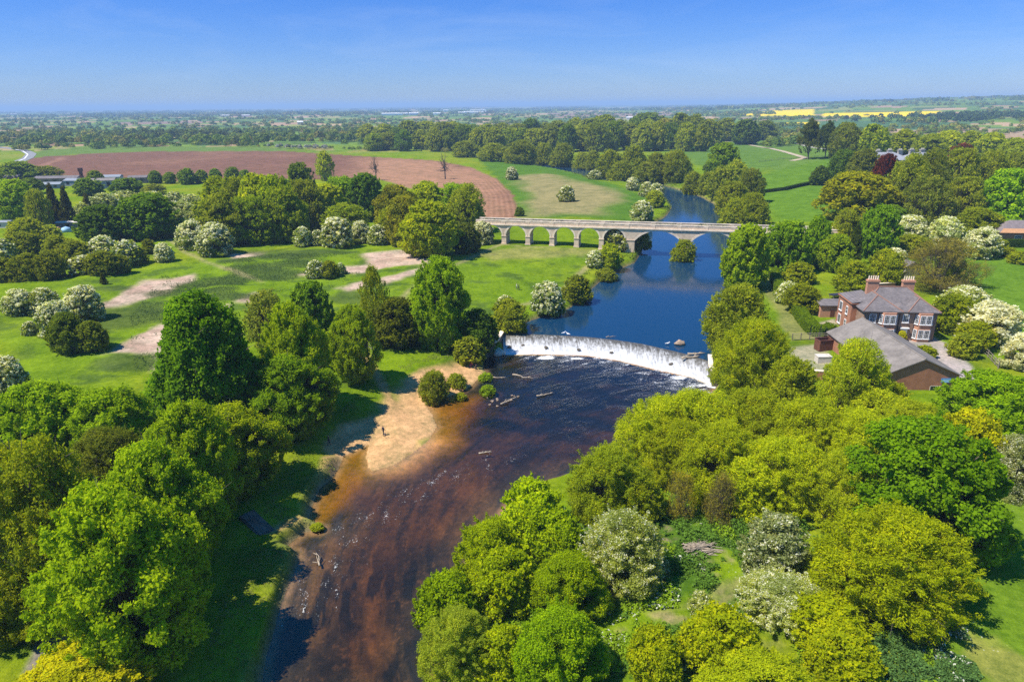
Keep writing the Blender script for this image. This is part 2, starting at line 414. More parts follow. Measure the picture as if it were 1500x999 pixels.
cy.use_adaptive_sampling = True; cy.adaptive_threshold = .006; cy.sample_clamp_indirect = 6
#@@GROUND
# ------------------------------------------------------------------ the ground: one fine sheet to the horizon
th = np.concatenate([np.arange(-180, -60, 5.0), np.arange(-60, -43, .6), np.arange(-43, 43, .135), np.arange(43, 60, .6), np.arange(60, 180.1, 5.0)])
dep = np.concatenate([np.arange(75, 52, -1.6), np.arange(52, 8, -.115), np.arange(8, 1.2, -.07), np.geomspace(1.2, .062, 70)])
rr = CH / np.tan(np.radians(dep))
TH, RR = np.meshgrid(np.radians(th), rr)
GX, GY = RR * np.sin(TH), RR * np.cos(TH)
GZ, DL, DU = terrain(GX, GY)
nr, nc = GX.shape
X, Y, Z = GX.ravel(), GY.ravel(), GZ.ravel(); dL, dU = DL.ravel(), DU.ravel()
NV = len(X)
def A(*c): return np.array(c)
GRASS, YGRASS, DRY = A(.135, .215, .006), A(.195, .235, .010), A(.30, .25, .10)
DKGRASS, SOIL, SOIL2 = A(.045, .095, .012), A(.172, .092, .060), A(.31, .175, .10)
SAND, BARE, TRACK = A(.52, .325, .145), A(.47, .355, .255), A(.40, .33, .25)
n20 = fbm(X / 22, Y / 22, 41, 4); n6 = fbm(X / 6, Y / 6, 51, 4); n70 = fbm(X / 80, Y / 80, 61, 3); n2 = fbm(X / 1.7, Y / 1.7, 71, 3)
mixc = lambda a, b, w: a * (1 - w[:, None]) + b * w[:, None]
col = np.tile(GRASS, (NV, 1))
col = mixc(col, YGRASS, sstep(.42, .66, n20) * .8)
col = mixc(col, DKGRASS, sstep(.52, .70, n6) * .45 * sstep(320, 200, Y))
msk = np.zeros((NV, 3)); fu = np.zeros(NV); zone = np.zeros(NV, int)

# far countryside: a patchwork of fields
seeds = []
for i in range(2600):
    r = 700 * math.exp(random.random() * 3.4); a = random.uniform(-.8, .8)
    seeds.append((r * math.sin(a), r * math.cos(a)))
seeds = np.array(seeds); far = np.where((Y > 600) & (np.abs(X) < Y * 1.3))[0]
pal = np.array([(.085, .15, .025), (.07, .13, .03), (.10, .17, .03), (.055, .10, .03), (.16, .19, .05), (.24, .17, .11), (.28, .21, .13), (.06, .12, .045), (.045, .085, .03), (.09, .16, .02)])
sc = pal[rng.integers(0, len(pal), len(seeds))] * (1.5, 1.4, 1.3)
la = np.log(np.hypot(X[far], Y[far])); aa = np.arctan2(X[far], Y[far])
sla = np.log(np.hypot(seeds[:, 0], seeds[:, 1])); saa = np.arctan2(seeds[:, 0], seeds[:, 1])
b1 = np.full(len(far), 1e9); i1 = np.zeros(len(far), int)
wob = (fbm(X[far] / 300, Y[far] / 300, 5, 2) - .5) * .04
for k in range(len(seeds)):
    d = np.abs(la - sla[k] + wob) * .55 + np.abs(aa - saa[k] + wob)
    m_ = d < b1; b1[m_] = d[m_]; i1[m_] = k
wf = sstep(640, 1000, Y[far] + 120 * (n70[far] - .5))
col[far] = mixc(col[far], sc[i1], wf)

def inside(pts, z=4.0, soft=2.0, warp=4.0, wscale=9.0):
    P = polyG(pts, z) if not isinstance(pts, np.ndarray) else pts
    mg = 25 + soft + warp; s = np.where((X > P[:, 0].min() - mg) & (X < P[:, 0].max() + mg) & (Y > P[:, 1].min() - mg) & (Y < P[:, 1].max() + mg))[0]
    out = np.zeros(NV)
    if len(s):
        d = sdist(P, X[s], Y[s]) + (fbm(X[s] / wscale, Y[s] / wscale, 77, 4) - .5) * 2 * warp
        out[s] = sstep(soft, -soft, d)
    return out

def along(pts, wid, z=4.0, soft=.6, warp=.6):
    P = polyG(pts, z); d = ldist(P, X, Y) + (n6 - .5) * 2 * warp
    return sstep(wid / 2 + soft, wid / 2 - soft, d)

land = (dL > 0) & (dU > 0)
# meadow on the inside of the bend
meadow = inside([(0, 440), (250, 385), (520, 362), (720, 362), (880, 372), (780, 455), (640, 480), (420, 440), (200, 560), (0, 660)], 4, 6, 8)
col = mixc(col, A(.135, .225, .010), meadow * .6)
col = mixc(col, A(.060, .105, .018), meadow * sstep(.58, .70, fbm(X / 7, Y / 4.2, 83, 4)) * .75)
for pts in [[(148, 448), (180, 430), (215, 412), (283, 402), (272, 416), (235, 436), (165, 450)], [(152, 520), (225, 482), (300, 460), (335, 450), (300, 500), (250, 530), (232, 548), (215, 522)],
            [(530, 371), (640, 372), (622, 390), (560, 394), (538, 386)], [(498, 396), (545, 390), (560, 396), (530, 403), (505, 402)], [(433, 406), (460, 400), (452, 410)],
            [(545, 415), (600, 402), (640, 386), (622, 396), (590, 416), (560, 424)], [(333, 376), (388, 368), (392, 380), (340, 384)], [(505, 425), (535, 415), (540, 423), (512, 428)], [(352, 445), (375, 436), (372, 446)]]:
    wq = inside(pts, 4, 1.6, 3.2, 7)
    col = mixc(col, BARE * (.8 + .4 * n6[:, None]) , wq); col = mixc(col, A(.30, .20, .14), wq * sstep(.5, .65, fbm(X / 5, Y / 3, 91, 3)) * .6)
RUSH = [(340, 411, 7, 3), (378, 396, 9, 3), (398, 404, 8, 2.5), (264, 457, 6, 2.5), (190, 462, 10, 5), (248, 430, 6, 2), (290, 417, 7, 2.5), (420, 378, 14, 3), (440, 392, 9, 2.5), (365, 402, 5, 2), (515, 438, 5, 2.5), (300, 432, 8, 1.6), (470, 372, 12, 2), (235, 448, 5, 1.5), (330, 440, 6, 1.5), (205, 530, 8, 2), (385, 372, 8, 2), (410, 410, 6, 1.6), (160, 425, 6, 1.5), (345, 385, 7, 2)]
rush = np.zeros(NV)
for a, b_, rx, ry in RUSH:
    c = G(a, b_, 4); rush = np.maximum(rush, sstep(1.25, .7, np.hypot((X - c[0]) / rx, (Y - c[1]) / (ry * 2.2)) + (n6 - .5) * 1.1))
col = mixc(col, A(.055, .085, .022), rush * .75 * land)
for pts in [[(735, 358), (700, 374), (660, 396), (600, 430), (560, 470)], [(250, 350), (272, 374), (330, 396), (385, 414)], [(735, 358), (770, 362), (840, 364)], [(860, 385), (840, 405), (815, 430), (760, 440)]]:
    col = mixc(col, A(.30, .26, .12), along(pts, 1.6, 4, 1.0, .8) * .75)
col = mixc(col, DRY, inside([(700, 372), (760, 362), (880, 364), (850, 372), (780, 376), (720, 384)], 4, 3, 5) * .5)
# the dry field beyond the viaduct
col = mixc(col, A(.075, .16, .014), inside([(700, 232), (800, 238), (900, 270), (950, 285), (930, 322), (760, 318), (740, 280)], 4, 4, 5))
col = mixc(col, A(.27, .225, .10), inside([(752, 262), (800, 255), (855, 268), (902, 284), (905, 300), (880, 314), (775, 318), (770, 290)], 4, 8, 12, 25) * .85)
# ploughed field
pf = [(36, 240), (46, 231), (120, 226), (210, 222.5), (320, 220.5), (420, 222), (540, 230), (640, 236), (690, 246), (728, 264), (752, 286), (760, 314), (735, 330), (690, 330), (650, 290), (560, 264), (420, 262), (280, 266), (130, 262), (75, 254)]
wp = inside(pf, 4, 1.0, 1.5); cp = mixc(np.tile(SOIL, (NV, 1)), SOIL2, np.maximum(inside([(540, 232), (650, 236), (735, 262), (770, 290), (770, 330), (600, 330), (500, 262)], 4, 25, 14, 40), .25 * sstep(.5, .8, n70)))
cp = mixc(cp, A(.34, .19, .12), along([(38, 251), (60, 243), (90, 233), (86, 231)], 7, 4, 2, 2) * .5)
col = mixc(col, cp, wp); zone[wp > .5] = 2; msk[:, 0] = np.maximum(msk[:, 0], wp * sstep(-60, 40, X))
edge = polyG([(540, 230), (640, 236), (690, 246), (728, 264), (752, 286), (760, 314), (762, 340)], 4)
sN = np.where(wp > .01)[0]; fu[sN] = ldist(edge, X[sN], Y[sN])
col = mixc(col, A(.115, .185, .035), inside([(140, 214), (300, 215), (420, 217), (420, 221.5), (210, 222), (110, 226), (45, 231), (60, 220)], 4, 3, 2))
# pale fields to the horizon
for pts, c in [([(1290, 193), (1400, 190), (1500, 189), (1560, 199), (1480, 200), (1330, 201)], (.34, .25, .15)), ([(1130, 178), (1300, 176), (1420, 184), (1400, 189), (1180, 190), (1120, 186)], (.075, .15, .055)),
               ([(1080, 172), (1190, 171), (1190, 175), (1090, 177)], (.26, .20, .13)), ([(800, 166), (980, 165), (1000, 169), (820, 172)], (.25, .185, .13)), ([(160, 180), (290, 178), (300, 181), (170, 184)], (.25, .18, .13)),
               ([(1460, 205), (1560, 203), (1560, 207), (1462, 209)], (.34, .25, .15)), ([(1080, 205), (1160, 203), (1240, 230), (1230, 250), (1150, 262), (1090, 225)], (.105, .185, .028)), ([(980, 215), (1100, 206), (1140, 240), (1100, 262), (1010, 240)], (.095, .175, .025)),
               ([(1090, 262), (1215, 232), (1250, 250), (1230, 330), (1130, 325)], (.095, .185, .014))]:
    z_ = 4.0
    m0 = inside(np.array([onland(a, b)[:2] for a, b in pts]), z_, 6, 6, 40)
    col = mixc(col, np.array(c), m0)
for pts in [[(1085, 168.5), (1130, 162.5), (1192, 160.5), (1194, 170), (1110, 170)], [(1204, 166), (1300, 164.5), (1376, 163.5), (1372, 169.5), (1300, 171.5), (1205, 171)], [(1128, 180), (1200, 180), (1200, 182.5), (1128, 183)]]:
    m0 = inside(np.array([onland(a, b)[:2] for a, b in pts]), 4, 6, 8, 60); col = mixc(col, A(.78, .58, .006), m0); zone[m0 > .5] = 4
# right side: slope field, garden, yard
col = mixc(col, A(.10, .19, .014), inside([(1410, 375), (1560, 370), (1560, 520), (1430, 470)], 5, 3, 3))
gd = [(1330, 488), (1358, 486), (1385, 500), (1425, 532), (1432, 556), (1398, 560), (1360, 530), (1325, 505)]
mg = inside(gd, 4, .5, .8); col = mixc(col, A(.34, .30, .26) * (.85 + .3 * n6[:, None]), mg); zone[mg > .5] = 5
col = mixc(col, A(.22, .21, .07), inside([(1110, 400), (1130, 400), (1210, 492), (1160, 492), (1130, 440)], 4, 1, 1.5) * .75)
col = mixc(col, A(.40, .34, .22), inside([(1195, 472), (1222, 466), (1228, 474), (1200, 480)], 4, .5, .8))
col = mixc(col, A(.38, .33, .24), inside([(1160, 500), (1215, 498), (1220, 545), (1165, 540)], 4, 1, 2) * .7)
# rough floodplain on the near bank
flood = inside([(650, 999), (700, 820), (850, 730), (940, 680), (1080, 700), (1200, 800), (1560, 720), (1560, 1300), (600, 1300)], 3, 4, 5)
col = mixc(col, A(.055, .125, .012), flood * sstep(.36, .62, n6) * .8)
col = mixc(col, A(.36, .25, .16), flood * sstep(.60, .72, fbm(X / 4.5, Y / 4.5, 97, 4)) * inside([(880, 750), (1060, 740), (1130, 900), (950, 990), (880, 960)], 3, 5, 4) * .9)
scr = np.maximum(along([(1068, 835), (1072, 862), (1045, 888), (1000, 903), (950, 905)], 1.8, 3, .8, .8), np.maximum(inside([(890, 925), (915, 915), (925, 965), (905, 985)], 3, .8, .8), inside([(1010, 818), (1050, 822), (1062, 850), (1030, 846)], 3, .8, 1)))
col = mixc(col, A(.34, .24, .15), scr * .6 * sstep(.35, .6, n6 * .5 + n2 * .5))
hay = inside([(1290, 800), (1560, 720), (1560, 1300), (1330, 1200), (1380, 980), (1260, 890)], 3, 2, 4)
col = mixc(col, A(.115, .20, .012), hay); col = mixc(col, A(.25, .23, .06), hay * sstep(.52, .7, n6) * .6)
msk[:, 2] = np.maximum(msk[:, 2], np.maximum(inside([(1200, 880), (1330, 800), (1500, 760), (1480, 860), (1400, 1100), (1200, 1100)], 3, 3, 4), .5 * flood))
# sand of the beach and trodden bank
wb = sstep(2.5, -1.5, sdist(BEACH, X, Y) + (n6 - .5) * 4) * land
pb = inside([(470, 650), (500, 640), (545, 612), (575, 585), (600, 560), (640, 545), (705, 528), (715, 560), (655, 590), (640, 620), (600, 690), (530, 700), (500, 670), (478, 668)], .4, 1.2, 2.4, 4) * land
col = mixc(col, SAND * (.66 + .62 * (.5 * n2 + .5 * fbm(X / .5, Y / .5, 171, 3))[:, None]), np.maximum(pb, 0)); zone[(pb > .5)] = 3
for pts in [[(560, 560), (578, 580), (590, 600)], [(560, 560), (540, 535), (530, 510)], [(600, 575), (620, 552), (650, 540), (690, 530)], [(480, 655), (462, 700), (455, 740), (400, 765)], [(500, 640), (480, 680), (465, 700)]]:
    col = mixc(col, SAND * .8, along(pts, 1.3, 2.5, .7, .5) * .8 * land)
col = mixc(col, A(.20, .22, .05), sstep(2.6, .6, np.minimum(np.abs(dL), 99)) * land * sstep(.42, .6, n6) * sstep(170, 120, Y) * .8 * (1 - np.clip(pb * 2, 0, 1)))
col = mixc(col, A(.18, .135, .085), sstep(.9, .1, np.minimum(np.maximum(dL, 0), np.maximum(dU, 0))) * land * .8 * (1 - np.clip(pb * 2, 0, 1)))
# bottom corner lane under the trees
col = mixc(col, A(.24, .21, .17), along([(45, 1040), (72, 940), (95, 880), (130, 800)], 2.6, 3, .5, .5) * land)
# river bed
bed = ~land; di = np.where(bed, -np.minimum(dL, dU), 0)
FR = np.hypot(X - 45, Y - 70); FA = np.arctan2(Y - 70, X - 45) % (2 * np.pi) * 60
fl1 = fbm(FR / 3.2, FA / 14, 101, 5); fl2 = fbm(FR / .9, FA / 5, 111, 4); fl3 = fbm(FR / .42, FA / 1.6, 115, 3)
cb = mixc(np.tile(A(.044, .042, .030), (NV, 1)), A(.146, .098, .043), sstep(.38, .66, .6 * fl1 + .4 * fl2)) * (.72 + .56 * fl3[:, None])
cb = mixc(cb, A(.30, .20, .12), sstep(.64, .76, fbm(X / .4, Y / .4, 117, 3)) * .22)
weed = sstep(.44, .58, fl2) * sstep(.36, .54, fbm(X / 9, Y / 9, 121, 3))
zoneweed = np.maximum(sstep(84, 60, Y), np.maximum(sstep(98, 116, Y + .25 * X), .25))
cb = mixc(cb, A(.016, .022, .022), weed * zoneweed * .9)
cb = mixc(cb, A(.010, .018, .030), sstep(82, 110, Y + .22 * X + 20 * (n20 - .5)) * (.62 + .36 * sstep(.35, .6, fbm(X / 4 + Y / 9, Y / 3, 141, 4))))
shoal = inside([(560, 690), (545, 650), (600, 600), (640, 590), (660, 600), (655, 640), (625, 670), (585, 690)], 0, 4, 2.0, 6)
cb = mixc(cb, A(.60, .36, .15), shoal)
ochre = np.maximum(inside([(505, 668), (538, 652), (545, 690), (510, 730), (480, 765), (450, 770), (465, 725), (490, 690)], 0, 1.2, 1), inside([(640, 592), (700, 580), (690, 600), (660, 640), (640, 640), (628, 610)], 0, 2.5, 1.5))
cb = mixc(cb, A(.24, .135, .014), ochre * .9)
cb = mixc(cb, A(.40, .26, .13), sstep(1.3, .2, di) * .5)
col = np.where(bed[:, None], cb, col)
GRIDCOL = col
idx = np.arange(NV).reshape(nr, nc)
Q = np.stack([idx[:-1, :-1], idx[:-1, 1:], idx[1:, 1:], idx[1:, :-1]], -1).reshape(-1, 4)
P3 = np.stack([X, Y, Z], 1)
zq = np.sort(zone[Q], 1)[:, 2]
def sub(name, sel, **kw):
    q = Q[sel]; u, inv = np.unique(q, return_inverse=True)
    m = np_mesh(name, P3[u], inv.reshape(-1, 4), M['ground'], True)
    attr(m, 'col', np.clip(col[u], 0, 1)); attr(m, 'msk', np.clip(msk[u], 0, 1)); attr(m, 'fu', fu[u])
    o = new_obj(name, m); tag(o, kind='structure', **kw); return o
sub('ground', ~np.isin(zq, (2, 3, 4, 5)))
sub('ploughed_field', zq == 2); sub('sandbank', zq == 3); sub('rapeseed_field', zq == 4); sub('driveway', zq == 5)

# ------------------------------------------------------------------ water surfaces
def water(name, D, Dother, zw, mat, reach, extra):
    inn = (D < reach)
    sel = inn[Q].all(1) & extra[Q].all(1)
    q = Q[sel]; u, inv = np.unique(q, return_inverse=True)
    m = np_mesh(name, np.stack([X[u], Y[u], np.full(len(u), zw)], 1), inv.reshape(-1, 4), mat, True)
    o = new_obj(name, m); tag(o, kind='structure'); return m, u
crest_d = ldist(CREST, X, Y)
cy_at = np.interp(X, CREST[:, 0], CREST[:, 1])
m, u = water('river', dL, dU, 0.0, M['water_lo'], 1.6, (Y < cy_at + .3) | (X < CREST[0, 0] - 1) & (Y < 140))
xu, yu = X[u], Y[u]; dcr = ldist(CREST, xu, yu)
tail = sstep(36, 7, dcr + 16 * (fbm(xu / 6, yu / 9, 131, 3) - .5))
foam = np.maximum(.53 * tail * sstep(-3, 4, xu), .93 * sstep(2.6, .4, dcr - 8.2 * 0 - 1.3))
def spot(px, py, r, a, sy=1.0):
    c = G(px, py, 0); return a * np.exp(-(((xu - c[0]) / r) ** 2 + ((yu - c[1]) / (r * sy)) ** 2))
for px, py, r, a, sy in [(801, 524, 3.0, 1.0, .45), (847, 525, 2.2, .95, .45), (995, 553, 2.8, .95, .5), (1032, 564, 1.8, 1.0, .5), (1042, 567, 1.5, 1.0, .5), (960, 590, 4, .45, .8)]: foam = np.maximum(foam, spot(px, py, r, a, sy))
ps = polyG([(385, 870), (430, 815), (470, 760), (540, 715), (600, 690), (700, 655)], 0); strk = ldist(ps + np.array([5, -3]), xu, yu)
foam = np.maximum(foam, .40 * sstep(10, 1, strk)); foam = np.maximum(foam, .20 * sstep(70, 100, yu))
riff = .35 + .65 * sstep(75, 110, yu + .2 * xu)
print('FOAM', len(foam), foam.max(), (foam > .5).sum(), xu.min(), xu.max(), yu.min(), yu.max())
attr(m, 'wat', np.stack([np.clip(foam, 0, 1), riff, riff * 0], 1))
attr(m, 'fr', FR[u]); attr(m, 'fa', FA[u])
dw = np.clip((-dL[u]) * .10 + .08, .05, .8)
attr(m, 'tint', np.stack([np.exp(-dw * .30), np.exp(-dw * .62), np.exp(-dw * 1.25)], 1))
m, u = water('upper_river', dU, dL, ZU, M['water_up'], 1.6, (Y > cy_at - .25) | (X > 45) | (Y > 150))
attr(m, 'wat', np.stack([np.zeros(len(u)), np.full(len(u), .3), np.zeros(len(u))], 1))
attr(m, 'tint', np.tile(A(.005, .034, .080), (len(u), 1)))

# ------------------------------------------------------------------ the weir
def resample(P, n):
    s = np.concatenate([[0], np.cumsum(np.hypot(*np.diff(P, axis=0).T))]); q = np.linspace(0, s[-1], n)
    return np.stack([np.interp(q, s, P[:, 0]), np.interp(q, s, P[:, 1])], 1)
cr = resample(CREST, 240); ft = resample(polyG([(738, 518.5), (781, 517.5), (857, 519), (908, 527), (958, 539), (1017, 552), (1042, 563)], 0), 240)
k_ = 16; V = []; U = []
for j in range(k_):
    v = j / (k_ - 1); base = cr * (1 - v) + ft * v
    out = ft - cr; out = out / (np.hypot(*out.T)[:, None])
    base = base - out * .45 * (1 - v) + out * .75 * sstep(.55, 1, v)
    nz = fbm(np.arange(240) * .35, np.full(240, v * 2.0), 5, 3) - .5
    z = ZU + .05 - (ZU) * sstep(.12, .82, v) + nz * .16 * sstep(.2, .9, v) + .14 * sstep(.75, .9, v) - .36 * sstep(.93, 1, v)
    V.append(np.stack([base[:, 0] + nz * .2, base[:, 1] + nz * .25 * v, z], 1)); U.append(np.stack([np.linspace(0, 1, 240), np.full(240, v), np.zeros(240)], 1))
V = np.concatenate(V); U = np.concatenate(U); ii = np.arange(k_ * 240).reshape(k_, 240)
FQ = np.stack([ii[:-1, :-1], ii[1:, :-1], ii[1:, 1:], ii[:-1, 1:]], -1).reshape(-1, 4)
weir = empty('weir', (float(cr[120, 0]), float(cr[120, 1]), 0), 0, 'curved stone weir across the river with white water pouring over it', 'weir')
wl = np.array(weir.location)
m = np_mesh('white_water', V - wl, FQ, M['fall'], True); attr(m, 'fall', U); new_obj('white_water', m, weir)
b = MB(); pl = resample(CREST, 60) - wl[:2]
dn = resample(ft, 60) - wl[:2]; dn = (dn - pl) / np.hypot(*(dn - pl).T)[:, None]
prof = [(-.55, -1.0), (-.55, ZU - .02), (.0, ZU - .06), (.5, ZU - .5), (1.0, -.5), (1.0, -1.0)]
vs = []; n_ = len(prof)
for i in range(60):
    for a_, z_ in prof: vs.append((pl[i, 0] + dn[i, 0] * a_, pl[i, 1] + dn[i, 1] * a_, z_))
b.add(vs, [(i * n_ + k, (i + 1) * n_ + k, (i + 1) * n_ + (k + 1) % n_, i * n_ + (k + 1) % n_) for i in range(59) for k in range(n_)])
b.build('sill', M['stone_dark'], weir)
# abutment walls
def wall_run(name, pts, z0, z1, th, mat, label, cat):
    P = np.array(pts); o = empty(name, (*P[0], z0), 0, label, cat); b = MB(); c = MB()
    for p, q in zip(P[:-1], P[1:]):
        L = np.hypot(*(q - p)); a = math.atan2(q[1] - p[1], q[0] - p[0])
        Mx = Matrix.Translation((*(p - P[0]), 0)) @ Matrix.Rotation(a, 4, 'Z')
        t = MB().box(-.1, L + .1, -th / 2, th / 2, 0, z1 - z0).xf(Mx); b.add(t.v, t.f)
        t = MB().box(-.16, L + .16, -th / 2 - .06, th / 2 + .06, z1 - z0 + .003, z1 - z0 + .16).xf(Mx); c.add(t.v, t.f)
    b.build('wall', mat, o); c.build('coping', M['coping'], o); return o
wall_run('abutment_wall', [G(709, 527, 0)[:2], G(712, 519, .6)[:2], G(727, 507, 1.2)[:2], G(736, 487, 2)[:2]], -.6, 2.3, .8, M['stone_dark'], 'dark stone abutment wall at the meadow end of the weir', 'wall')
wall_run('abutment_wall', [G(1047, 566, 0)[:2], G(1041, 540, 1.5)[:2], G(1040, 524, 1.5)[:2]], -.6, 2.0, .8, M['stone_dark'], 'stone abutment wall at the willow end of the weir', 'wall')
#@@TREES
# ------------------------------------------------------------------ trees: crowns of many small leaves on a trunk with limbs
# kind: name, category, colour, lumps, lump radius, flattening, sub lumps, leaf aspect, outward order, blossom, density, profile
def _dome(z): return np.sqrt(np.clip(1 - ((z - .36) / .66) ** 2, 0, 1)) * np.where(z < .36, .86 + .14 * z / .36, 1)
def _ovoid(z): return np.clip(np.sin(np.pi * np.clip(z, 0, 1) ** .75), 0, 1) ** .62
def _cone(z): return np.clip(1.02 - z, 0, 1) ** .8 * (.9 + .1 * np.sin(z * 40)) * np.clip(z * 9, .3, 1)
def _bush(z): return np.sqrt(np.clip(1 - z ** 2.2, 0, 1)) * np.clip(.86 + z * .5, 0, 1)
def _tall(z): return np.clip(np.sin(np.pi * np.clip(z, 0, 1) ** .9), 0, 1) ** .8
KIND = {
 'S': dict(n='sycamore_tree', c='tree', col=(0.099, 0.213, 0.010), nl=62, lr=.115, fl=.9, ns=11, asp=.8, ordr=1.5, bl=0, den=1, env=_dome, z0=.03),
 'L': dict(n='lime_tree', c='tree', col=(0.130, 0.227, 0.011), nl=60, lr=.115, fl=.75, ns=9, asp=.6, ordr=1.1, bl=0, den=1.1, env=_ovoid, z0=.02),
 'W': dict(n='willow_tree', c='tree', col=(0.262, 0.305, 0.023), nl=88, lr=.090, fl=1.4, ns=11, asp=.35, ordr=.6, bl=0, den=1.1, env=_bush, z0=.02),
 'H': dict(n='hawthorn_bush', c='bush', col=(0.127, 0.177, 0.028), nl=44, lr=.13, fl=.85, ns=11, asp=.8, ordr=1.2, bl=.46, den=1, env=_bush, z0=.03),
 'A': dict(n='ash_tree', c='tree', col=(0.231, 0.213, 0.037), nl=44, lr=.125, fl=.9, ns=10, asp=.5, ordr=.5, bl=0, den=.62, env=_dome, z0=.05),
 'K': dict(n='evergreen_tree', c='tree', col=(0.048, 0.094, 0.018), nl=40, lr=.14, fl=.85, ns=10, asp=.6, ordr=1.3, bl=0, den=1, env=_bush, z0=.04),
 'C': dict(n='conifer_tree', c='tree', col=(0.064, 0.082, 0.026), nl=60, lr=.085, fl=.5, ns=8, asp=.4, ordr=.8, bl=0, den=.9, env=_cone, z0=.05),
 'N': dict(n='pine_tree', c='tree', col=(0.060, 0.088, 0.037), nl=22, lr=.14, fl=.5, ns=10, asp=.4, ordr=1.0, bl=0, den=.8, env=_tall, z0=.40),
 'B': dict(n='bare_tree', c='tree', col=(0.318, 0.199, 0.142), nl=40, lr=.11, fl=1, ns=0, asp=.4, ordr=.4, bl=0, den=.0, env=_dome, z0=.25),
 'T': dict(n='twiggy_bush', c='bush', col=(0.318, 0.185, 0.106), nl=40, lr=.12, fl=1, ns=9, asp=.3, ordr=.2, bl=0, den=.22, env=_bush, z0=.06),
 'X': dict(n='leafy_bush', c='bush', col=(0.167, 0.263, 0.014), nl=46, lr=.13, fl=.9, ns=12, asp=.6, ordr=1.0, bl=0, den=1, env=_bush, z0=.02),
 'P': dict(n='copper_beech_tree', c='tree', col=(0.083, 0.020, 0.028), nl=46, lr=.125, fl=.85, ns=10, asp=.7, ordr=1.4, bl=0, den=1, env=_dome, z0=.02),
 'O': dict(n='oak_tree', c='tree', col=(0.374, 0.291, 0.009), nl=48, lr=.13, fl=.85, ns=10, asp=.7, ordr=1.2, bl=0, den=1, env=_dome, z0=.02),
 'V': dict(n='blackthorn_bush', c='bush', col=(0.294, 0.263, 0.085), nl=48, lr=.12, fl=.9, ns=12, asp=.5, ordr=.6, bl=.13, den=.9, env=_bush, z0=.03),
 'Y': dict(n='poplar_tree', c='tree', col=(0.215, 0.227, 0.031), nl=44, lr=.10, fl=1.3, ns=9, asp=.4, ordr=.6, bl=0, den=.5, env=_tall, z0=.03),
}
KIND['Q'] = dict(KIND['S'], env=lambda z: np.clip(1.02 - z, 0, 1) ** .48 * np.clip(z * 4 + .5, .55, 1), fl=.95)
_kk = ''.join(KIND)
def crown_lumps(k, r):
    d = KIND[k]; nl = int(d['nl'] * (2.7 if k != 'B' else .8)); out = []
    ph = r.uniform(0, 6.28, 3)
    tries = 0
    while len(out) < nl and tries < 6000:
        tries += 1
        z = d['z0'] + (1 - d['z0']) * r.random(); e = float(d['env'](np.array(z))) * .5
        if r.random() > (e * 2) ** .7 + .08: continue
        a = r.uniform(0, 2 * np.pi); wob = 1 + .15 * math.sin(2 * a + ph[0]) + .13 * math.sin(3 * a + ph[1] + 5 * z) + .08 * math.sin(5 * a + 9 * z + ph[2]) - .10
        lr = d['lr'] * r.uniform(.50, 1.0)
        q = max(0.0, e * wob - lr * .75) * (r.random() ** .16 if r.random() < .86 else r.random())
        zz = min(max(z, lr * d['fl'] * .7), 1 - lr * d['fl'] * .85)
        c = np.array([q * math.cos(a), q * math.sin(a), zz])
        if any(np.linalg.norm((c - o[0]) * (1, 1, 1.2)) < .45 * (lr + o[1]) * .6 for o in out): continue
        out.append((c, lr))
    return out

def quads(P, N, size, asp, r):
    n = len(P); N = N / (np.linalg.norm(N, axis=1, keepdims=True) + 1e-9)
    t = r.normal(size=(n, 3)); t -= N * (t * N).sum(1, keepdims=True); t /= np.linalg.norm(t, axis=1, keepdims=True) + 1e-9
    b = np.cross(N, t); s = (size * r.uniform(.6, 1.35, n))[:, None]
    V = np.stack([P - t * s, P + b * s * asp - N * s * .15, P + t * s, P - b * s * asp - N * s * .15], 1).reshape(-1, 3)
    return V, np.arange(n * 4).reshape(n, 4)

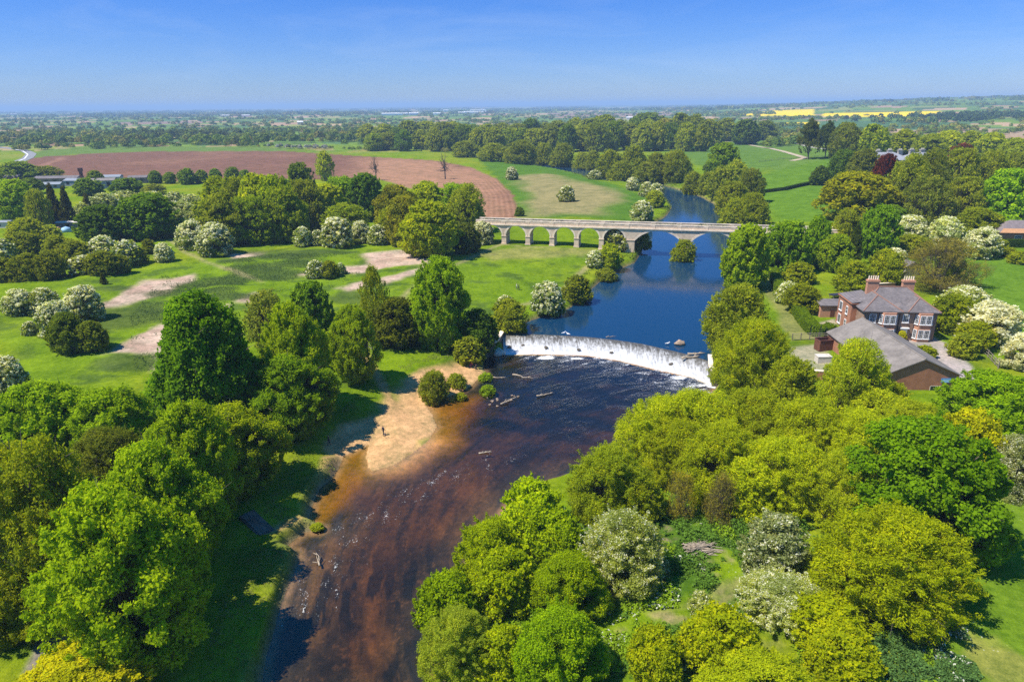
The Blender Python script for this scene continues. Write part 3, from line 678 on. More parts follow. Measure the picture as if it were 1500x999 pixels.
LOD = {2: (105000, .0115), 1: (24000, .0225), 0: (4600, .046)}
_proto = {}
def proto(k, lod, var):
    key = (k, lod, var)
    if key in _proto: return _proto[key]
    d = KIND[k]; r = np.random.default_rng(1000 + _kk.index(k) * 10 + var)
    L = crown_lumps(k, r); nleaf, ls = LOD[lod]; nleaf = int(nleaf * max(d['den'], .02))
    cen = np.array([l[0] for l in L]); lr = np.array([l[1] for l in L])
    # limbs
    b = MB(); bush = d['env'] is _bush; sides = 6 if lod == 2 else 4
    rt = (.022 if k != 'B' else .034) if not bush else .012
    if not bush:
        top = .62 if k != 'C' else .95
        b.tube([(0, 0, -.04), (.005, 0, .12), (.01, .012, .35), (0, .01, top)], [rt * 1.35, rt, rt * .8, rt * .35], sides + 2)
    order = r.permutation(len(L))
    for i in (order if (lod == 2 or k in 'BAT') else order[:16]):
        c = cen[i]; z_s = r.uniform(.10, .5) * (c[2] if not bush else .15) if k != 'B' else r.uniform(.30, .6)
        s = np.array([r.normal() * .02, r.normal() * .02, max(z_s, 0) if not bush else 0.0]); mid = s * .5 + c * .5 + np.array([0, 0, -.02]) + r.normal(size=3) * .02
        b.tube([s, mid, c], [rt * .5, rt * .32, rt * .12], sides if lod else 3)
        if k in 'BATYVN' or lod == 2:
            for q in range({2: 7, 1: 6, 0: 3}[lod] if k in 'BAT' else 2):
                u = r.uniform(.35, 1); p = mid * (1 - u) + c * u; e = p + r.normal(size=3) * lr[i] * .75 + (c - mid) * .25
                b.tube([p, (p + e) / 2 + r.normal(size=3) * .008, e], [rt * .17, rt * .12, rt * .05], 3)
                if k in 'BT' and lod:
                    for _ in range(3):
                        e2 = e + r.normal(size=3) * lr[i] * .5; b.tube([(p + e) / 2, e2], [rt * .09, rt * .035], 3)
    trunk = b.mesh(d['n'] + '_trunk', M['bark'])
    # leaves
    crown = None
    if d['den'] > .05:
        pr = lr ** 2; li = r.choice(len(L), nleaf, p=pr / pr.sum())
        ns = d['ns']; sd = r.normal(size=(len(L), ns, 3)); outw = cen - np.array([0, 0, .35]); outw = outw / (np.linalg.norm(outw, axis=1, keepdims=True) + 1e-6)
        sd = sd / np.linalg.norm(sd, axis=2, keepdims=True) + .5 * outw[:, None, :] + np.array([0, 0, .18]); sd /= np.linalg.norm(sd, axis=2, keepdims=True)
        si = r.integers(0, ns, nleaf); sdir = sd[li, si]
        ld = r.normal(size=(nleaf, 3)); ld = ld / np.linalg.norm(ld, axis=1, keepdims=True) + .6 * sdir; ld /= np.linalg.norm(ld, axis=1, keepdims=True)
        sc_ = np.array([1, 1, d['fl']]); rad_ = lr[li][:, None]
        P = cen[li] + sdir * rad_ * .66 * sc_ + ld * rad_ * .56 * sc_ * r.triangular(.2, .9, 1.75, (nleaf, 1))
        # leafy shoots that break the outline
        ns_ = 130; m = int(nleaf * .14); a_ = r.uniform(0, 6.28, ns_); zz_ = r.uniform(.15, .97, ns_); e_ = np.array([float(d['env'](np.array(q))) for q in zz_]) * .5
        b0 = np.stack([np.cos(a_) * e_ * .9, np.sin(a_) * e_ * .9, zz_ * .95], 1); dr = np.stack([np.cos(a_) * .6, np.sin(a_) * .6, r.uniform(.1, 1.2, ns_)], 1) * r.uniform(.05, .13, (ns_, 1)) * (1.25 if k in 'WXVTY' else .85)
        q_ = r.integers(0, ns_, m); P[:m] = b0[q_] + dr[q_] * r.uniform(0, 1, (m, 1)) + r.normal(0, .011, (m, 3)); li[:m] = 0
        P[:, 2] = np.maximum(P[:, 2], .004)
        N = (ld * .7 + sdir * .7 + np.array([0, 0, .35])) * d['ordr'] * .62 + r.normal(size=(nleaf, 3)) * .6
        V, Fq = quads(P, N, ls, d['asp'], r)
        crown = np_mesh(d['n'] + '_crown', V, Fq, M['leaf'])
        lump = r.random(len(L)); lv = np.clip(.38 * lump[li] + .25 * r.random((len(L), ns))[li, si] + .37 * r.random(nleaf), 0, 1)
        attr(crown, 'lv', lv, 'FACE')
        bl = np.zeros(nleaf); rs = r.random((len(L), ns))[li, si]
        if d['bl']:
            pb = d['bl'] * (.3 + 1.7 * r.random(len(L))[li] ** 1.4) * np.clip(.3 + P[:, 2] * 1.2, 0, 1.25)
            pb = np.where(rs < pb, .82, .06)
            bl = (r.random(nleaf) < pb).astype(float)
        attr(crown, 'lb', bl, 'FACE')
    _proto[key] = (trunk, crown)
    return _proto[key]

TREES = []; KR, KG = 1.66, 1.52
def fit(px0, py0, px1, py1, cap=2.4):
    """crown box in the photograph -> ground point, radius and height of the real tree"""
    cx, cyp = (px0 + px1) / 2, (py0 + py1) / 2; wpx, hpx = px1 - px0, py1 - py0
    z = 6.0; h = 3.0
    for _ in range(16):
        p = G(cx, cyp, z); dist = np.linalg.norm(p - CP); dv = (p - CP) / dist
        depth = float((p - CP) @ FW); R_ = wpx / F * depth / 2
        dpa = math.asin(min(1, -dv[2])) if dv[2] < 0 else 0; hp = hpx / F * depth / 2 / math.cos(math.atan2(abs(cyp - 499.5), F)) * 1.0
        hh = math.sqrt(max(hp ** 2 - (R_ * math.sin(dpa)) ** 2, (.35 * R_) ** 2)) / max(math.cos(dpa), .3)
        hh = min(hh, R_ * cap); h = hh
        z = .5 * z + .5 * (hz(p[0], p[1]) + h * .98)
    return p, R_, h

def T(k, x0, y0, x1, y1, phrase, group=None, tint=None, lod=None, hs=1.0):
    d = KIND[k]
    if group and group.startswith('trees of the wood'): x0, x1 = x0 - (x1 - x0) * .2, x1 + (x1 - x0) * .2
    if group and group.startswith('willow thicket'): x0, x1 = x0 - 16, x1 + 16
    p, R_, h = fit(x0, y0, x1, y1, (.82 if group and 'thicket' in group else .95) if k in 'WXVHK' else 2.2); z = hz(p[0], p[1])
    hp_ = (y1 - y0); ld = lod if lod is not None else (2 if max(hp_, x1 - x0) > 112 else 1 if max(hp_, x1 - x0) > 46 else 0)
    tr, cr_ = proto(k, ld, len(TREES) % 3 if ld < 2 else len(TREES) % 2)
    e = empty(d['n'], (p[0], p[1], z - .1), random.uniform(0, 6.28), phrase, d['c'], group)
    e.scale = (2 * R_ * 1.04, 2 * R_ * 1.04, 2 * h * hs)
    t = new_obj('trunk' if d['c'] == 'tree' else 'stem', tr, e)
    t.color = (1, 1, 1, 1)
    if cr_ is not None:
        c = new_obj('crown' if d['c'] == 'tree' else 'foliage', cr_, e)
        cc = tint or d['col']; f_ = {'L': 1.24, 'S': 1.20, 'Q': 1.25, 'A': 1.15, 'X': 1.10, 'W': 1.06, 'K': 1.3, 'N': 1.2, 'H': 1.15, 'P': 1.2}.get(k, 1.0); cc = (cc[0] * f_, cc[1] * f_, cc[2] * f_); j = random.uniform(.86, 1.14); j2 = random.uniform(.92, 1.10)
        c.color = (min(.55, cc[0] * KR * j * j2 * (1.18 if k in 'SLXQ' else 1), cc[1] * KG * j * {'O': .98, 'T': 1.12, 'P': 9, 'C': 1.0}.get(k, .86)), min(.55, cc[1] * KG * j), cc[2] * (1.0 if k in 'HV' else .4) * j, 1)
    TREES.append(e); return e

# -- bank of limes and sycamores along the near meadow side
T('L', 62, 715, 292, 972, 'tallest mid green lime at the bottom, overhanging the shaded bank of the river')
T('L', 150, 650, 312, 850, 'mid green lime behind the tallest bottom lime, above the concrete slab')
T('L', 212, 592, 348, 775, 'mid green lime above the dark inlet, third along the bank from the bottom', tint=(0.111, 0.213, 0.011))
T('L', 268, 538, 405, 722, 'round lime between the peaked sycamore and the sand beach', hs=.68)
T('Q', 216, 432, 386, 640, 'peaked dark green sycamore beside the pale earth scar of the meadow', tint=(0.072, 0.177, 0.011))
T('L', 356, 452, 484, 640, 'broad lime beyond the peaked sycamore, shading the path to the beach', hs=.62, tint=(0.108, 0.206, 0.011))
T('L', 380, 446, 482, 606, 'upright lime crowded between the peaked sycamore and the slim lime', tint=(.109, .206, .011))
T('S', 425, 415, 488, 502, 'dark pointed treetop rising behind the broad lime', tint=(0.064, 0.149, 0.017))
T('L', 480, 448, 553, 562, 'single slim lime with its trunk showing on the sunlit grass', tint=(0.111, 0.213, 0.013))
T('A', 358, 428, 426, 510, 'brown half bare ash behind the peaked sycamore', tint=(0.270, 0.177, 0.078))
T('Y', 524, 388, 572, 500, 'slender thin leaved poplar standing above the dark scrub')
T('X', 545, 425, 618, 518, 'dark green scrub under the slender poplar', tint=(0.080, 0.121, 0.020))
T('S', 600, 382, 684, 512, 'bright green sycamore with a tiered crown on the meadow edge by the weir', tint=(0.135, 0.256, 0.011))
T('K', 668, 450, 732, 518, 'dark bush against the abutment at the meadow end of the weir')
T('X', 664, 492, 710, 532, 'light green bush on the bank just below the weir abutment', tint=(0.159, 0.213, 0.043))
T('X', 716, 438, 775, 486, 'olive bush on the bank just above the weir', tint=(0.159, 0.192, 0.034))
T('S', -15, 565, 130, 712, 'bright sycamore at the edge of the photo below the open meadow', tint=(0.135, 0.248, 0.014))
T('S', 95, 572, 226, 705, 'bright bushy sycamore between the meadow and the limes', tint=(0.135, 0.248, 0.014))
T('A', -40, 655, 150, 900, 'golden brown half leafed oak beside the tallest bottom lime', tint=(0.294, 0.213, 0.031))
T('A', 108, 630, 222, 748, 'dark brown thinly leafed tree behind the second lime', tint=(0.175, 0.135, 0.043))
T('O', 30, 940, 210, 1060, 'golden yellow maple at the very bottom of the photo', tint=(0.429, 0.312, 0.014))
T('X', -40, 790, 66, 985, 'olive green tree over the shaded lane in the bottom corner', tint=(0.191, 0.206, 0.020))
T('W', 612, 541, 658, 588, 'grey green willow bush on the point beside the sand beach', tint=(0.207, 0.234, 0.050))
T('W', 654, 546, 684, 568, 'low willow bush on the sunlit earth below the abutment', tint=(0.191, 0.227, 0.043))
T('X', 700, 545, 722, 558, 'small grass tussock island below the weir, upstream of its twin', tint=(0.127, 0.227, 0.028))
T('X', 702, 563, 727, 580, 'larger grass tussock island with stones below the weir', tint=(0.127, 0.227, 0.028))
T('X', 666, 574, 684, 586, 'low green tussock at the water edge beside the willow bush', tint=(0.143, 0.213, 0.028))
T('X', 455, 764, 474, 776, 'tiny green tuft at the tip of the sand spit', tint=(0.159, 0.227, 0.028))

# -- meadow thorn bushes
T('H', -22, 520, 33, 578, 'white flecked hawthorn cut by the photo edge on the open meadow')
T('H', 3, 424, 50, 460, 'blossoming hawthorn at the photo edge end of the meadow clump')
T('H', 38, 422, 86, 458, 'blossoming hawthorn beside the one at the photo edge end')
T('H', 93, 418, 148, 472, 'whitest hawthorn topping the dark meadow clump')
T('H', 55, 440, 106, 492, 'hawthorn in the middle of the meadow clump, half in flower')
T('K', 68, 458, 128, 514, 'dark round bush at the foot of the meadow clump', tint=(0.080, 0.114, 0.023))
T('K', 110, 470, 156, 514, 'dark low bush on the beach side of the meadow clump', tint=(0.072, 0.106, 0.023))
T('H', 32, 466, 54, 496, 'small separate hawthorn in front of the meadow clump', tint=(0.095, 0.142, 0.028))
T('C', 144, 399, 157, 417, 'tiny lone conifer on the meadow')
T('H', 225, 355, 253, 385, 'small very white hawthorn alone at the edge of the scrub', tint=(0.318, 0.284, 0.142))
T('X', 206, 344, 228, 378, 'slim green bush beside the small very white hawthorn', tint=(0.095, 0.142, 0.023))
g = 'hawthorn scrub along the far side of the meadow'
for q in [(15, 372, 66, 410), (48, 368, 95, 408), (-15, 350, 22, 386), (20, 340, 60, 372), (62, 345, 105, 378), (100, 375, 140, 402), (128, 368, 172, 402), (128, 346, 172, 376), (160, 374, 190, 400), (165, 352, 206, 388), (88, 352, 130, 382), (-20, 378, 24, 414), (190, 360, 216, 388)]:
    T(random.choice('XHXXH'), *q, 'hawthorn or thorn bush in the dense scrub bordering the far side of the meadow', g, tint=(0.119, 0.163, 0.028))
T('H', 256, 324, 304, 366, 'large pale hawthorn where the meadow path enters the scrub')
T('H', 286, 328, 342, 372, 'large rounded hawthorn at the corner of the wood', tint=(0.111, 0.163, 0.028))
for q in [(448, 380, 476, 409, 'H', 'blossoming hawthorn at the scrubby end of the three bush island on the meadow'), (468, 382, 497, 407, 'X', 'green middle bush of the three bush island on the meadow'), (489, 383, 507, 404, 'H', 'small hawthorn at the river end of the three bush island')]:
    T(q[4], *q[:4], q[5], tint=(0.111, 0.170, 0.021))

# -- trees round the sheds and the big dark clump
T('S', 166, 286, 262, 348, 'broadest dark green tree beyond the meadow', tint=(0.072, 0.149, 0.014))
T('S', 112, 303, 184, 354, 'dark green rounded tree beside the broadest dark tree', tint=(0.056, 0.121, 0.017))
T('S', -8, 266, 50, 322, 'bright green tree beside the conifers near the sheds', tint=(0.127, 0.234, 0.014))
T('A', 38, 280, 74, 336, 'olive tree between the bright tree and the conifers')
T('C', 64, 268, 92, 332, 'tall dark conifer by the hut', tint=(0.072, 0.064, 0.031))
T('C', 84, 274, 110, 330, 'second tall dark conifer, on the shed side', tint=(0.056, 0.064, 0.031))
T('C', 118, 284, 138, 322, 'small rust brown conifer by the broad dark tree', tint=(0.175, 0.092, 0.050))
T('X', 10, 320, 62, 354, 'bright bush in front of the conifers', tint=(0.159, 0.227, 0.023))
T('X', 58, 330, 88, 352, 'pale bush beside the blue tent', tint=(0.207, 0.227, 0.071))
T('S', 110, 262, 148, 286, 'dark round tree in front of the sheds', tint=(0.080, 0.156, 0.017))
T('S', 164, 262, 208, 284, 'wide dark tree beside the last shed', tint=(0.064, 0.142, 0.017))
T('S', 127, 251, 151, 272, 'round tree against the ploughed field behind the sheds', tint=(0.080, 0.149, 0.023))
T('A', 50, 244, 88, 262, 'olive tree at the ploughed field corner near the road', tint=(0.135, 0.149, 0.023))
T('S', 0, 238, 52, 264, 'green tree by the road bend', tint=(0.095, 0.170, 0.017))
T('S', 30, 262, 62, 284, 'dark tree in front of the low brick shed', tint=(0.064, 0.128, 0.021))
T('A', 208, 270, 242, 286, 'small green tree on the field behind the pale scrub', tint=(0.127, 0.156, 0.043))
g = 'round trees lining the edge of the ploughed field'
for q in [(218, 251, 236, 269), (239, 253, 257, 269), (260, 248, 286, 270), (286, 250, 304, 268), (306, 248, 324, 266), (329, 246, 351, 266), (350, 250, 368, 268)]:
    T('S', *q, 'round green tree in the row along the near edge of the ploughed field', g, tint=(0.087, 0.163, 0.026))
g = 'pale scrub behind the dark trees'
for q in [(130, 284, 170, 306), (160, 280, 205, 300), (200, 281, 240, 300), (235, 282, 275, 306), (262, 286, 300, 312), (240, 296, 290, 322), (270, 304, 310, 330), (108, 296, 135, 326)]:
    T('V', *q, 'pale flowering scrub bush behind the broadest dark tree', g, tint=(0.254, 0.241, 0.099))

# -- the wood beside the viaduct
g = 'trees of the wood between the meadow and the ploughed field'
for i, q in enumerate([(296, 262, 346, 340), (330, 264, 372, 345), (355, 258, 400, 348), (385, 262, 425, 352), (300, 285, 350, 360), (345, 290, 395, 358), (395, 275, 440, 355), (425, 268, 470, 340), (455, 272, 500, 330), (480, 262, 520, 320), (560, 275, 605, 345), (600, 268, 650, 330), (640, 272, 690, 330), (570, 290, 610, 360), (480, 300, 530, 345)]):
    T('LALSLALASAOLAOA'[i], *q, 'green or olive tree inside the wood between the meadow and the viaduct', g, tint=[(0.131, 0.220, 0.011), (0.192, 0.192, 0.028), (0.160, 0.234, 0.011)][i % 3])
T('S', 418, 242, 462, 300, 'blue green tree standing highest at the back of the wood', tint=(0.072, 0.142, 0.028))
T('A', 462, 224, 489, 264, 'young yellow green oak against the ploughed field', tint=(0.223, 0.241, 0.028))
T('S', 508, 257, 564, 322, 'dark dense tree in the middle of the wood', tint=(0.056, 0.128, 0.013))
T('B', 538, 229, 562, 264, 'leaning bare tree on the ploughed field')
T('B', 639, 225, 664, 262, 'dead tree with forked branches on the ploughed field nearest the viaduct')
T('L', 585, 296, 672, 376, 'big yellow green tree at the front of the wood', tint=(0.199, 0.234, 0.011))
T('X', 548, 296, 600, 362, 'bright yellow green tree beside the big front tree', tint=(0.175, 0.248, 0.011))
T('A', 655, 274, 712, 340, 'olive tree at the viaduct end of the wood', tint=(0.223, 0.213, 0.028))
T('K', 660, 326, 704, 372, 'dark ivy clad tree beside the first viaduct arch', tint=(0.064, 0.092, 0.028))
T('H', 690, 317, 724, 366, 'hawthorn in flower hiding the first viaduct arch', tint=(0.159, 0.170, 0.057))
T('H', 428, 332, 458, 362, 'white hawthorn on the meadow front of the wood, nearest the scrub')
T('H', 454, 337, 478, 360, 'small dull hawthorn between two whiter ones before the wood', tint=(0.095, 0.128, 0.028))
T('H', 470, 320, 516, 362, 'broad white hawthorn in the middle of the wood front')
T('H', 512, 314, 545, 366, 'tall white hawthorn at the wood front beside the yellow green tree')
T('H', 538, 322, 568, 366, 'tall pale hawthorn under the bright yellow green tree')

# -- along the upper river
T('H', 776, 409, 826, 458, 'large hawthorn at the upper river edge nearest the weir')
T('X', 822, 404, 868, 444, 'green bush at the river edge beside the large hawthorn', tint=(0.127, 0.163, 0.028))
T('H', 727, 432, 752, 452, 'small hawthorn on the bank above the weir')
T('H', 858, 366, 884, 394, 'hawthorn at the waterside below the viaduct')
T('X', 876, 352, 912, 397, 'bright green bush at the waterside below the viaduct', tint=(0.143, 0.234, 0.014))
T('H', 882, 333, 926, 366, 'big cream hawthorn against the viaduct', tint=(0.159, 0.170, 0.043))
T('X', 922, 328, 954, 374, 'tall green bush at the first river arch', tint=(0.143, 0.213, 0.023))
T('W', 984, 350, 1020, 388, 'willow bush growing on the river pier of the viaduct', tint=(0.191, 0.234, 0.028))
T('X', 870, 393, 905, 412, 'low brown green bush on the bank between hawthorn and water', tint=(0.135, 0.156, 0.035))
T('H', 917, 261, 937, 279, 'small hawthorn on the bank beyond the viaduct, farthest of its row', tint=(0.207, 0.213, 0.085))
T('H', 936, 265, 958, 291, 'white hawthorn on the bank beyond the viaduct, second of its row', tint=(0.207, 0.213, 0.085))
T('H', 950, 266, 973, 294, 'white hawthorn at the water edge beyond the viaduct', tint=(0.207, 0.213, 0.085))
T('X', 944, 280, 974, 303, 'green bush under the white hawthorns beyond the viaduct', tint=(0.159, 0.213, 0.028))
T('H', 922, 295, 958, 324, 'hawthorn just behind the viaduct parapet', tint=(0.207, 0.213, 0.085))
T('H', 818, 272, 842, 296, 'lone white hawthorn in the middle of the dry field')
T('H', 740, 245, 759, 264, 'lone grey green hawthorn on the far side of the dry field', tint=(0.111, 0.142, 0.043))
T('K', 754, 302, 768, 318, 'small dark bush at the ploughed field corner behind the viaduct', tint=(0.072, 0.114, 0.028))
T('H', 861, 250, 882, 263, 'low white hawthorn beside the distant bend of the river')
g = 'willows and alders on the bank beyond the viaduct'
for i, q in enumerate([(872, 222, 915, 262), (905, 216, 950, 262), (940, 222, 985, 268), (965, 222, 1012, 268), (890, 238, 930, 268), (925, 240, 968, 272), (998, 253, 1032, 284), (1020, 252, 1052, 286), (1036, 246, 1078, 292), (1048, 268, 1096, 316), (1056, 292, 1102, 330), (1078, 250, 1120, 300), (1085, 292, 1128, 332), (1062, 236, 1096, 270)]):
    T('WWWWWWWWAAWAWA'[i], *q, 'olive willow or alder lining the far bank upstream of the viaduct', g, tint=[(0.200, 0.220, 0.031), (0.224, 0.227, 0.034), (0.240, 0.192, 0.050)][i % 3])
g = 'willows along the distant river bend'
for i, q in enumerate([(738, 208, 786, 240), (780, 210, 812, 242), (806, 212, 842, 244), (700, 212, 745, 236), (838, 225, 870, 248), (660, 208, 705, 230), (855, 218, 885, 250)]):
    T('W', *q, 'olive willow along the distant bend of the river', g, tint=(0.183, 0.199, 0.037))
T('S', 1037, 212, 1084, 254, 'bold green tree standing alone on the slope beyond the river', tint=(0.087, 0.177, 0.014))
T('S', 1030, 236, 1056, 254, 'dark small tree at the foot of the bold green tree', tint=(0.056, 0.114, 0.020))

# -- far wood edge
g = 'trees of the long wood beyond the river bend'
for i in range(46):
    x = 538 + i * 10.9 + random.uniform(-3, 3); yt = 181 - 8 * sstep(700, 980, np.array(x)) + random.uniform(-4, 4) + (6 if i < 5 else 0); wd = random.uniform(25, 42)
    T(random.choice('SSLAAOL'), x - wd / 2, yt + (8 if i % 2 else 0), x + wd / 2, 216 + (4 if i % 2 else -7) + random.uniform(-2, 2), 'tree in the front of the long wood beyond the river bend', g, tint=random.choice([(0.120, 0.177, 0.020), (0.144, 0.192, 0.023), (0.088, 0.149, 0.023), (0.184, 0.177, 0.034), (0.160, 0.199, 0.017)]))
T('S', 920, 168, 978, 200, 'dark tree group rising above the long wood', tint=(0.072, 0.142, 0.020))
T('A', 1019, 178, 1060, 214, 'olive oak at the end of the long wood', tint=(0.175, 0.177, 0.028))
T('S', 1074, 178, 1112, 211, 'dark spreading oak on the slope with a shaded trunk', tint=(0.064, 0.128, 0.020))
T('S', 1106, 179, 1136, 205, 'rounded dark oak next to the spreading one', tint=(0.080, 0.142, 0.017))
T('L', 1048, 175, 1080, 206, 'bright oak behind the spreading dark oak', tint=(0.143, 0.199, 0.020))
# -- trees of the mansion
T('N', 1170, 178, 1204, 232, 'dark scots pine with bare trunk beside the pale track')
T('N', 1198, 180, 1226, 230, 'slimmer scots pine nearer the mansion')
T('A', 1216, 184, 1262, 232, 'brownish beech between pines and mansion', tint=(0.191, 0.156, 0.043))
T('S', 1256, 186, 1302, 232, 'bright tree in front of the mansion drive', tint=(0.135, 0.220, 0.020))
T('K', 1187, 243, 1216, 272, 'single dark round holly on the slope', tint=(0.048, 0.078, 0.023))
T('K', 1212, 218, 1260, 270, 'dark green yew beside the mansion', tint=(0.056, 0.099, 0.023))
T('K', 1240, 222, 1294, 272, 'grey green evergreen oak below the mansion', tint=(0.095, 0.106, 0.037))
T('P', 1276, 230, 1318, 300, 'dark purple copper beech below the mansion')
T('P', 1392, 212, 1424, 236, 'far purple beech beyond the brown woodland', tint=(0.095, 0.028, 0.028))
T('O', 1206, 256, 1306, 322, 'golden orange oak with a wide crown', tint=(0.366, 0.263, 0.009))
g = 'bright trees along the crest behind the mansion'
for i, q in enumerate([(1302, 192, 1346, 226), (1338, 198, 1386, 230), (1366, 193, 1412, 224), (1400, 194, 1442, 224), (1432, 196, 1474, 230), (1462, 204, 1512, 240), (1490, 200, 1530, 236)]):
    T('L', *q, 'bright green tree along the crest behind the mansion', g, tint=(0.159, 0.227, 0.020))
g = 'brown woodland below the mansion'
for i, q in enumerate([(1300, 232, 1360, 318), (1336, 224, 1392, 312), (1376, 222, 1432, 300), (1420, 226, 1480, 300), (1330, 262, 1392, 330), (1382, 262, 1440, 330), (1456, 228, 1516, 290)]):
    T('A', *q, 'half leafed brown olive tree in the woodland below the mansion', g, tint=[(0.240, 0.199, 0.043), (0.248, 0.185, 0.064), (0.200, 0.185, 0.035)][i % 3])
T('K', 1412, 232, 1446, 292, 'dark ivy covered tree amid the brown woodland', tint=(0.048, 0.114, 0.014))
T('S', 1436, 252, 1520, 330, 'bright green horse chestnut behind the bungalow', tint=(0.111, 0.234, 0.011))
T('L', 1280, 300, 1330, 330, 'low green tree between copper beech and hawthorns', tint=(0.095, 0.185, 0.017))

# -- right bank around the viaduct end and the house garden
T('S', 1058, 332, 1128, 424, 'bright sycamore at the water under the viaduct end', tint=(0.135, 0.248, 0.011))
T('W', 1076, 276, 1126, 340, 'yellow willow rising in front of the viaduct end', tint=(0.239, 0.248, 0.020))
T('S', 1122, 326, 1184, 402, 'green sycamore beside the garden hedge', tint=(0.095, 0.199, 0.011))
T('S', 1176, 320, 1220, 390, 'green sycamore in the garden wood, next to the hedge tree', tint=(0.087, 0.185, 0.011))
T('A', 1216, 310, 1262, 372, 'olive tree in the garden wood flecked with blossom', tint=(0.175, 0.199, 0.028))
T('C', 1240, 328, 1268, 388, 'dark conifer amid the garden wood', tint=(0.056, 0.085, 0.028))
T('S', 1258, 304, 1314, 378, 'dense green sycamore at the house side of the garden wood', tint=(0.087, 0.199, 0.011))
T('S', 1200, 345, 1250, 398, 'low green tree at the foot of the garden wood', tint=(0.095, 0.185, 0.014))
T('H', 1304, 317, 1362, 362, 'white hawthorn beyond the brown thicket, nearest the garden wood', tint=(0.239, 0.241, 0.085))
T('H', 1356, 319, 1414, 364, 'whitest hawthorn beyond the brown thicket', tint=(0.318, 0.284, 0.142))
T('H', 1412, 334, 1466, 377, 'hawthorn in flower beside the bungalow hedge', tint=(0.239, 0.241, 0.085))
T('X', 1400, 306, 1462, 346, 'green shrubs between hawthorns and bungalow', tint=(0.135, 0.199, 0.014))
T('X', 1310, 344, 1362, 372, 'olive bush under the white hawthorns', tint=(0.159, 0.192, 0.020))
T('T', 1324, 350, 1438, 424, 'purple brown bare thicket behind the house')
T('A', 1372, 362, 1412, 420, 'young olive tree inside the brown thicket')
T('H', 1374, 419, 1454, 466, 'white hawthorn nearest the house drive', tint=(0.191, 0.213, 0.071))
T('H', 1412, 442, 1502, 502, 'largest white hawthorn, a snowy dome beside the field', tint=(0.477, 0.426, 0.284))
T('H', 1472, 488, 1530, 540, 'white hawthorn cut by the photo edge beside the drive', tint=(0.398, 0.355, 0.213))
T('X', 1365, 432, 1432, 486, 'dense green shrub beside the house wall', tint=(0.143, 0.213, 0.014))
T('X', 1400, 470, 1456, 512, 'green shrub below the largest white hawthorn', tint=(0.143, 0.213, 0.014))
T('X', 1392, 488, 1432, 524, 'yellowish bush at the bend of the drive', tint=(0.239, 0.227, 0.043))
T('X', 1340, 505, 1370, 524, 'clipped round bush on the drive in front of the house', tint=(0.159, 0.256, 0.011))
T('O', 1315, 484, 1328, 500, 'small golden shrub beside the house door', tint=(0.477, 0.341, 0.011))
T('X', 1148, 384, 1194, 416, 'round green garden tree beside the clipped hedge', tint=(0.151, 0.213, 0.014))
T('H', 1138, 411, 1172, 446, 'white flowering shrub at the corner of the clipped hedge', tint=(0.191, 0.213, 0.057))
T('X', 1150, 416, 1204, 458, 'spreading green apple tree beside the clipped hedge', tint=(0.151, 0.206, 0.017))
T('X', 1222, 382, 1278, 428, 'green apple tree on the lawn behind the house', tint=(0.143, 0.220, 0.017))
T('X', 1270, 366, 1324, 416, 'bushy garden tree between lawn and thicket', tint=(0.151, 0.213, 0.017))
T('H', 1296, 364, 1330, 392, 'pale flowering garden shrub above the house roof', tint=(0.191, 0.213, 0.057))
T('K', 1228, 415, 1243, 426, 'small dark clipped yew on the lawn', tint=(0.032, 0.057, 0.017))
T('O', 1288, 402, 1302, 418, 'small golden conifer behind the chimney', tint=(0.318, 0.270, 0.014))
g = 'rounded shrubs of the bungalow garden'
for q in [(1462, 362, 1490, 376), (1478, 368, 1510, 386), (1452, 350, 1476, 366)]:
    T('X', *q, 'yellow green clipped shrub in front of the bungalow', g, tint=(0.239, 0.241, 0.017))
# -- willows round the weir and barn
T('W', 1032, 408, 1128, 520, 'grey green willow on the bank just upstream of the weir', tint=(0.207, 0.248, 0.043))
T('W', 1044, 470, 1160, 578, 'rounded willow at the willow end of the weir')
T('W', 1120, 520, 1200, 600, 'olive willow beside the broken brick wall', tint=(0.239, 0.256, 0.028))
T('A', 1205, 500, 1300, 625, 'thin leafed birch in front of the grey roofed barn', tint=(0.270, 0.284, 0.028))
T('W', 1272, 538, 1335, 640, 'yellow green sapling clump covering the barn gable', tint=(0.239, 0.256, 0.026))
g = 'willow thicket between the river and the barn'
for i, q in enumerate([(918, 578, 1010, 690), (972, 570, 1078, 690), (1052, 562, 1150, 690), (1130, 580, 1232, 700), (1210, 600, 1316, 712), (1290, 590, 1380, 690), (1010, 610, 1112, 740), (1100, 630, 1200, 760), (1190, 650, 1286, 780), (950, 600, 1030, 720), (1060, 660, 1130, 770), (1250, 570, 1330, 650)]):
    T('W', *q, 'yellow green willow in the dense thicket between the river and the barn', g, tint=[(0.248, 0.291, 0.020), (0.280, 0.305, 0.020), (0.232, 0.270, 0.026)][i % 3])
T('W', 830, 652, 958, 760, 'grey green willow leaning over the river at the gravel ledge', tint=(0.199, 0.248, 0.031))
T('W', 905, 690, 975, 770, 'small willow behind the gravel ledge willow', tint=(0.207, 0.256, 0.028))
T('S', 1260, 615, 1462, 806, 'big dark green horse chestnut casting a shadow on the hay meadow', tint=(0.080, 0.192, 0.009))
T('S', 1378, 546, 1524, 662, 'bright horse chestnut beside the drive and barn sign', tint=(0.115, 0.234, 0.009))
T('O', 1376, 600, 1464, 700, 'yellow leaved maple behind the big horse chestnut', tint=(0.350, 0.312, 0.009))
T('V', 1446, 590, 1540, 775, 'pale grey blackthorn thicket at the photo edge', tint=(0.270, 0.213, 0.099))
T('W', 1196, 742, 1420, 905, 'huge dome shaped yellow green willow at the hay meadow', tint=(0.262, 0.284, 0.011))
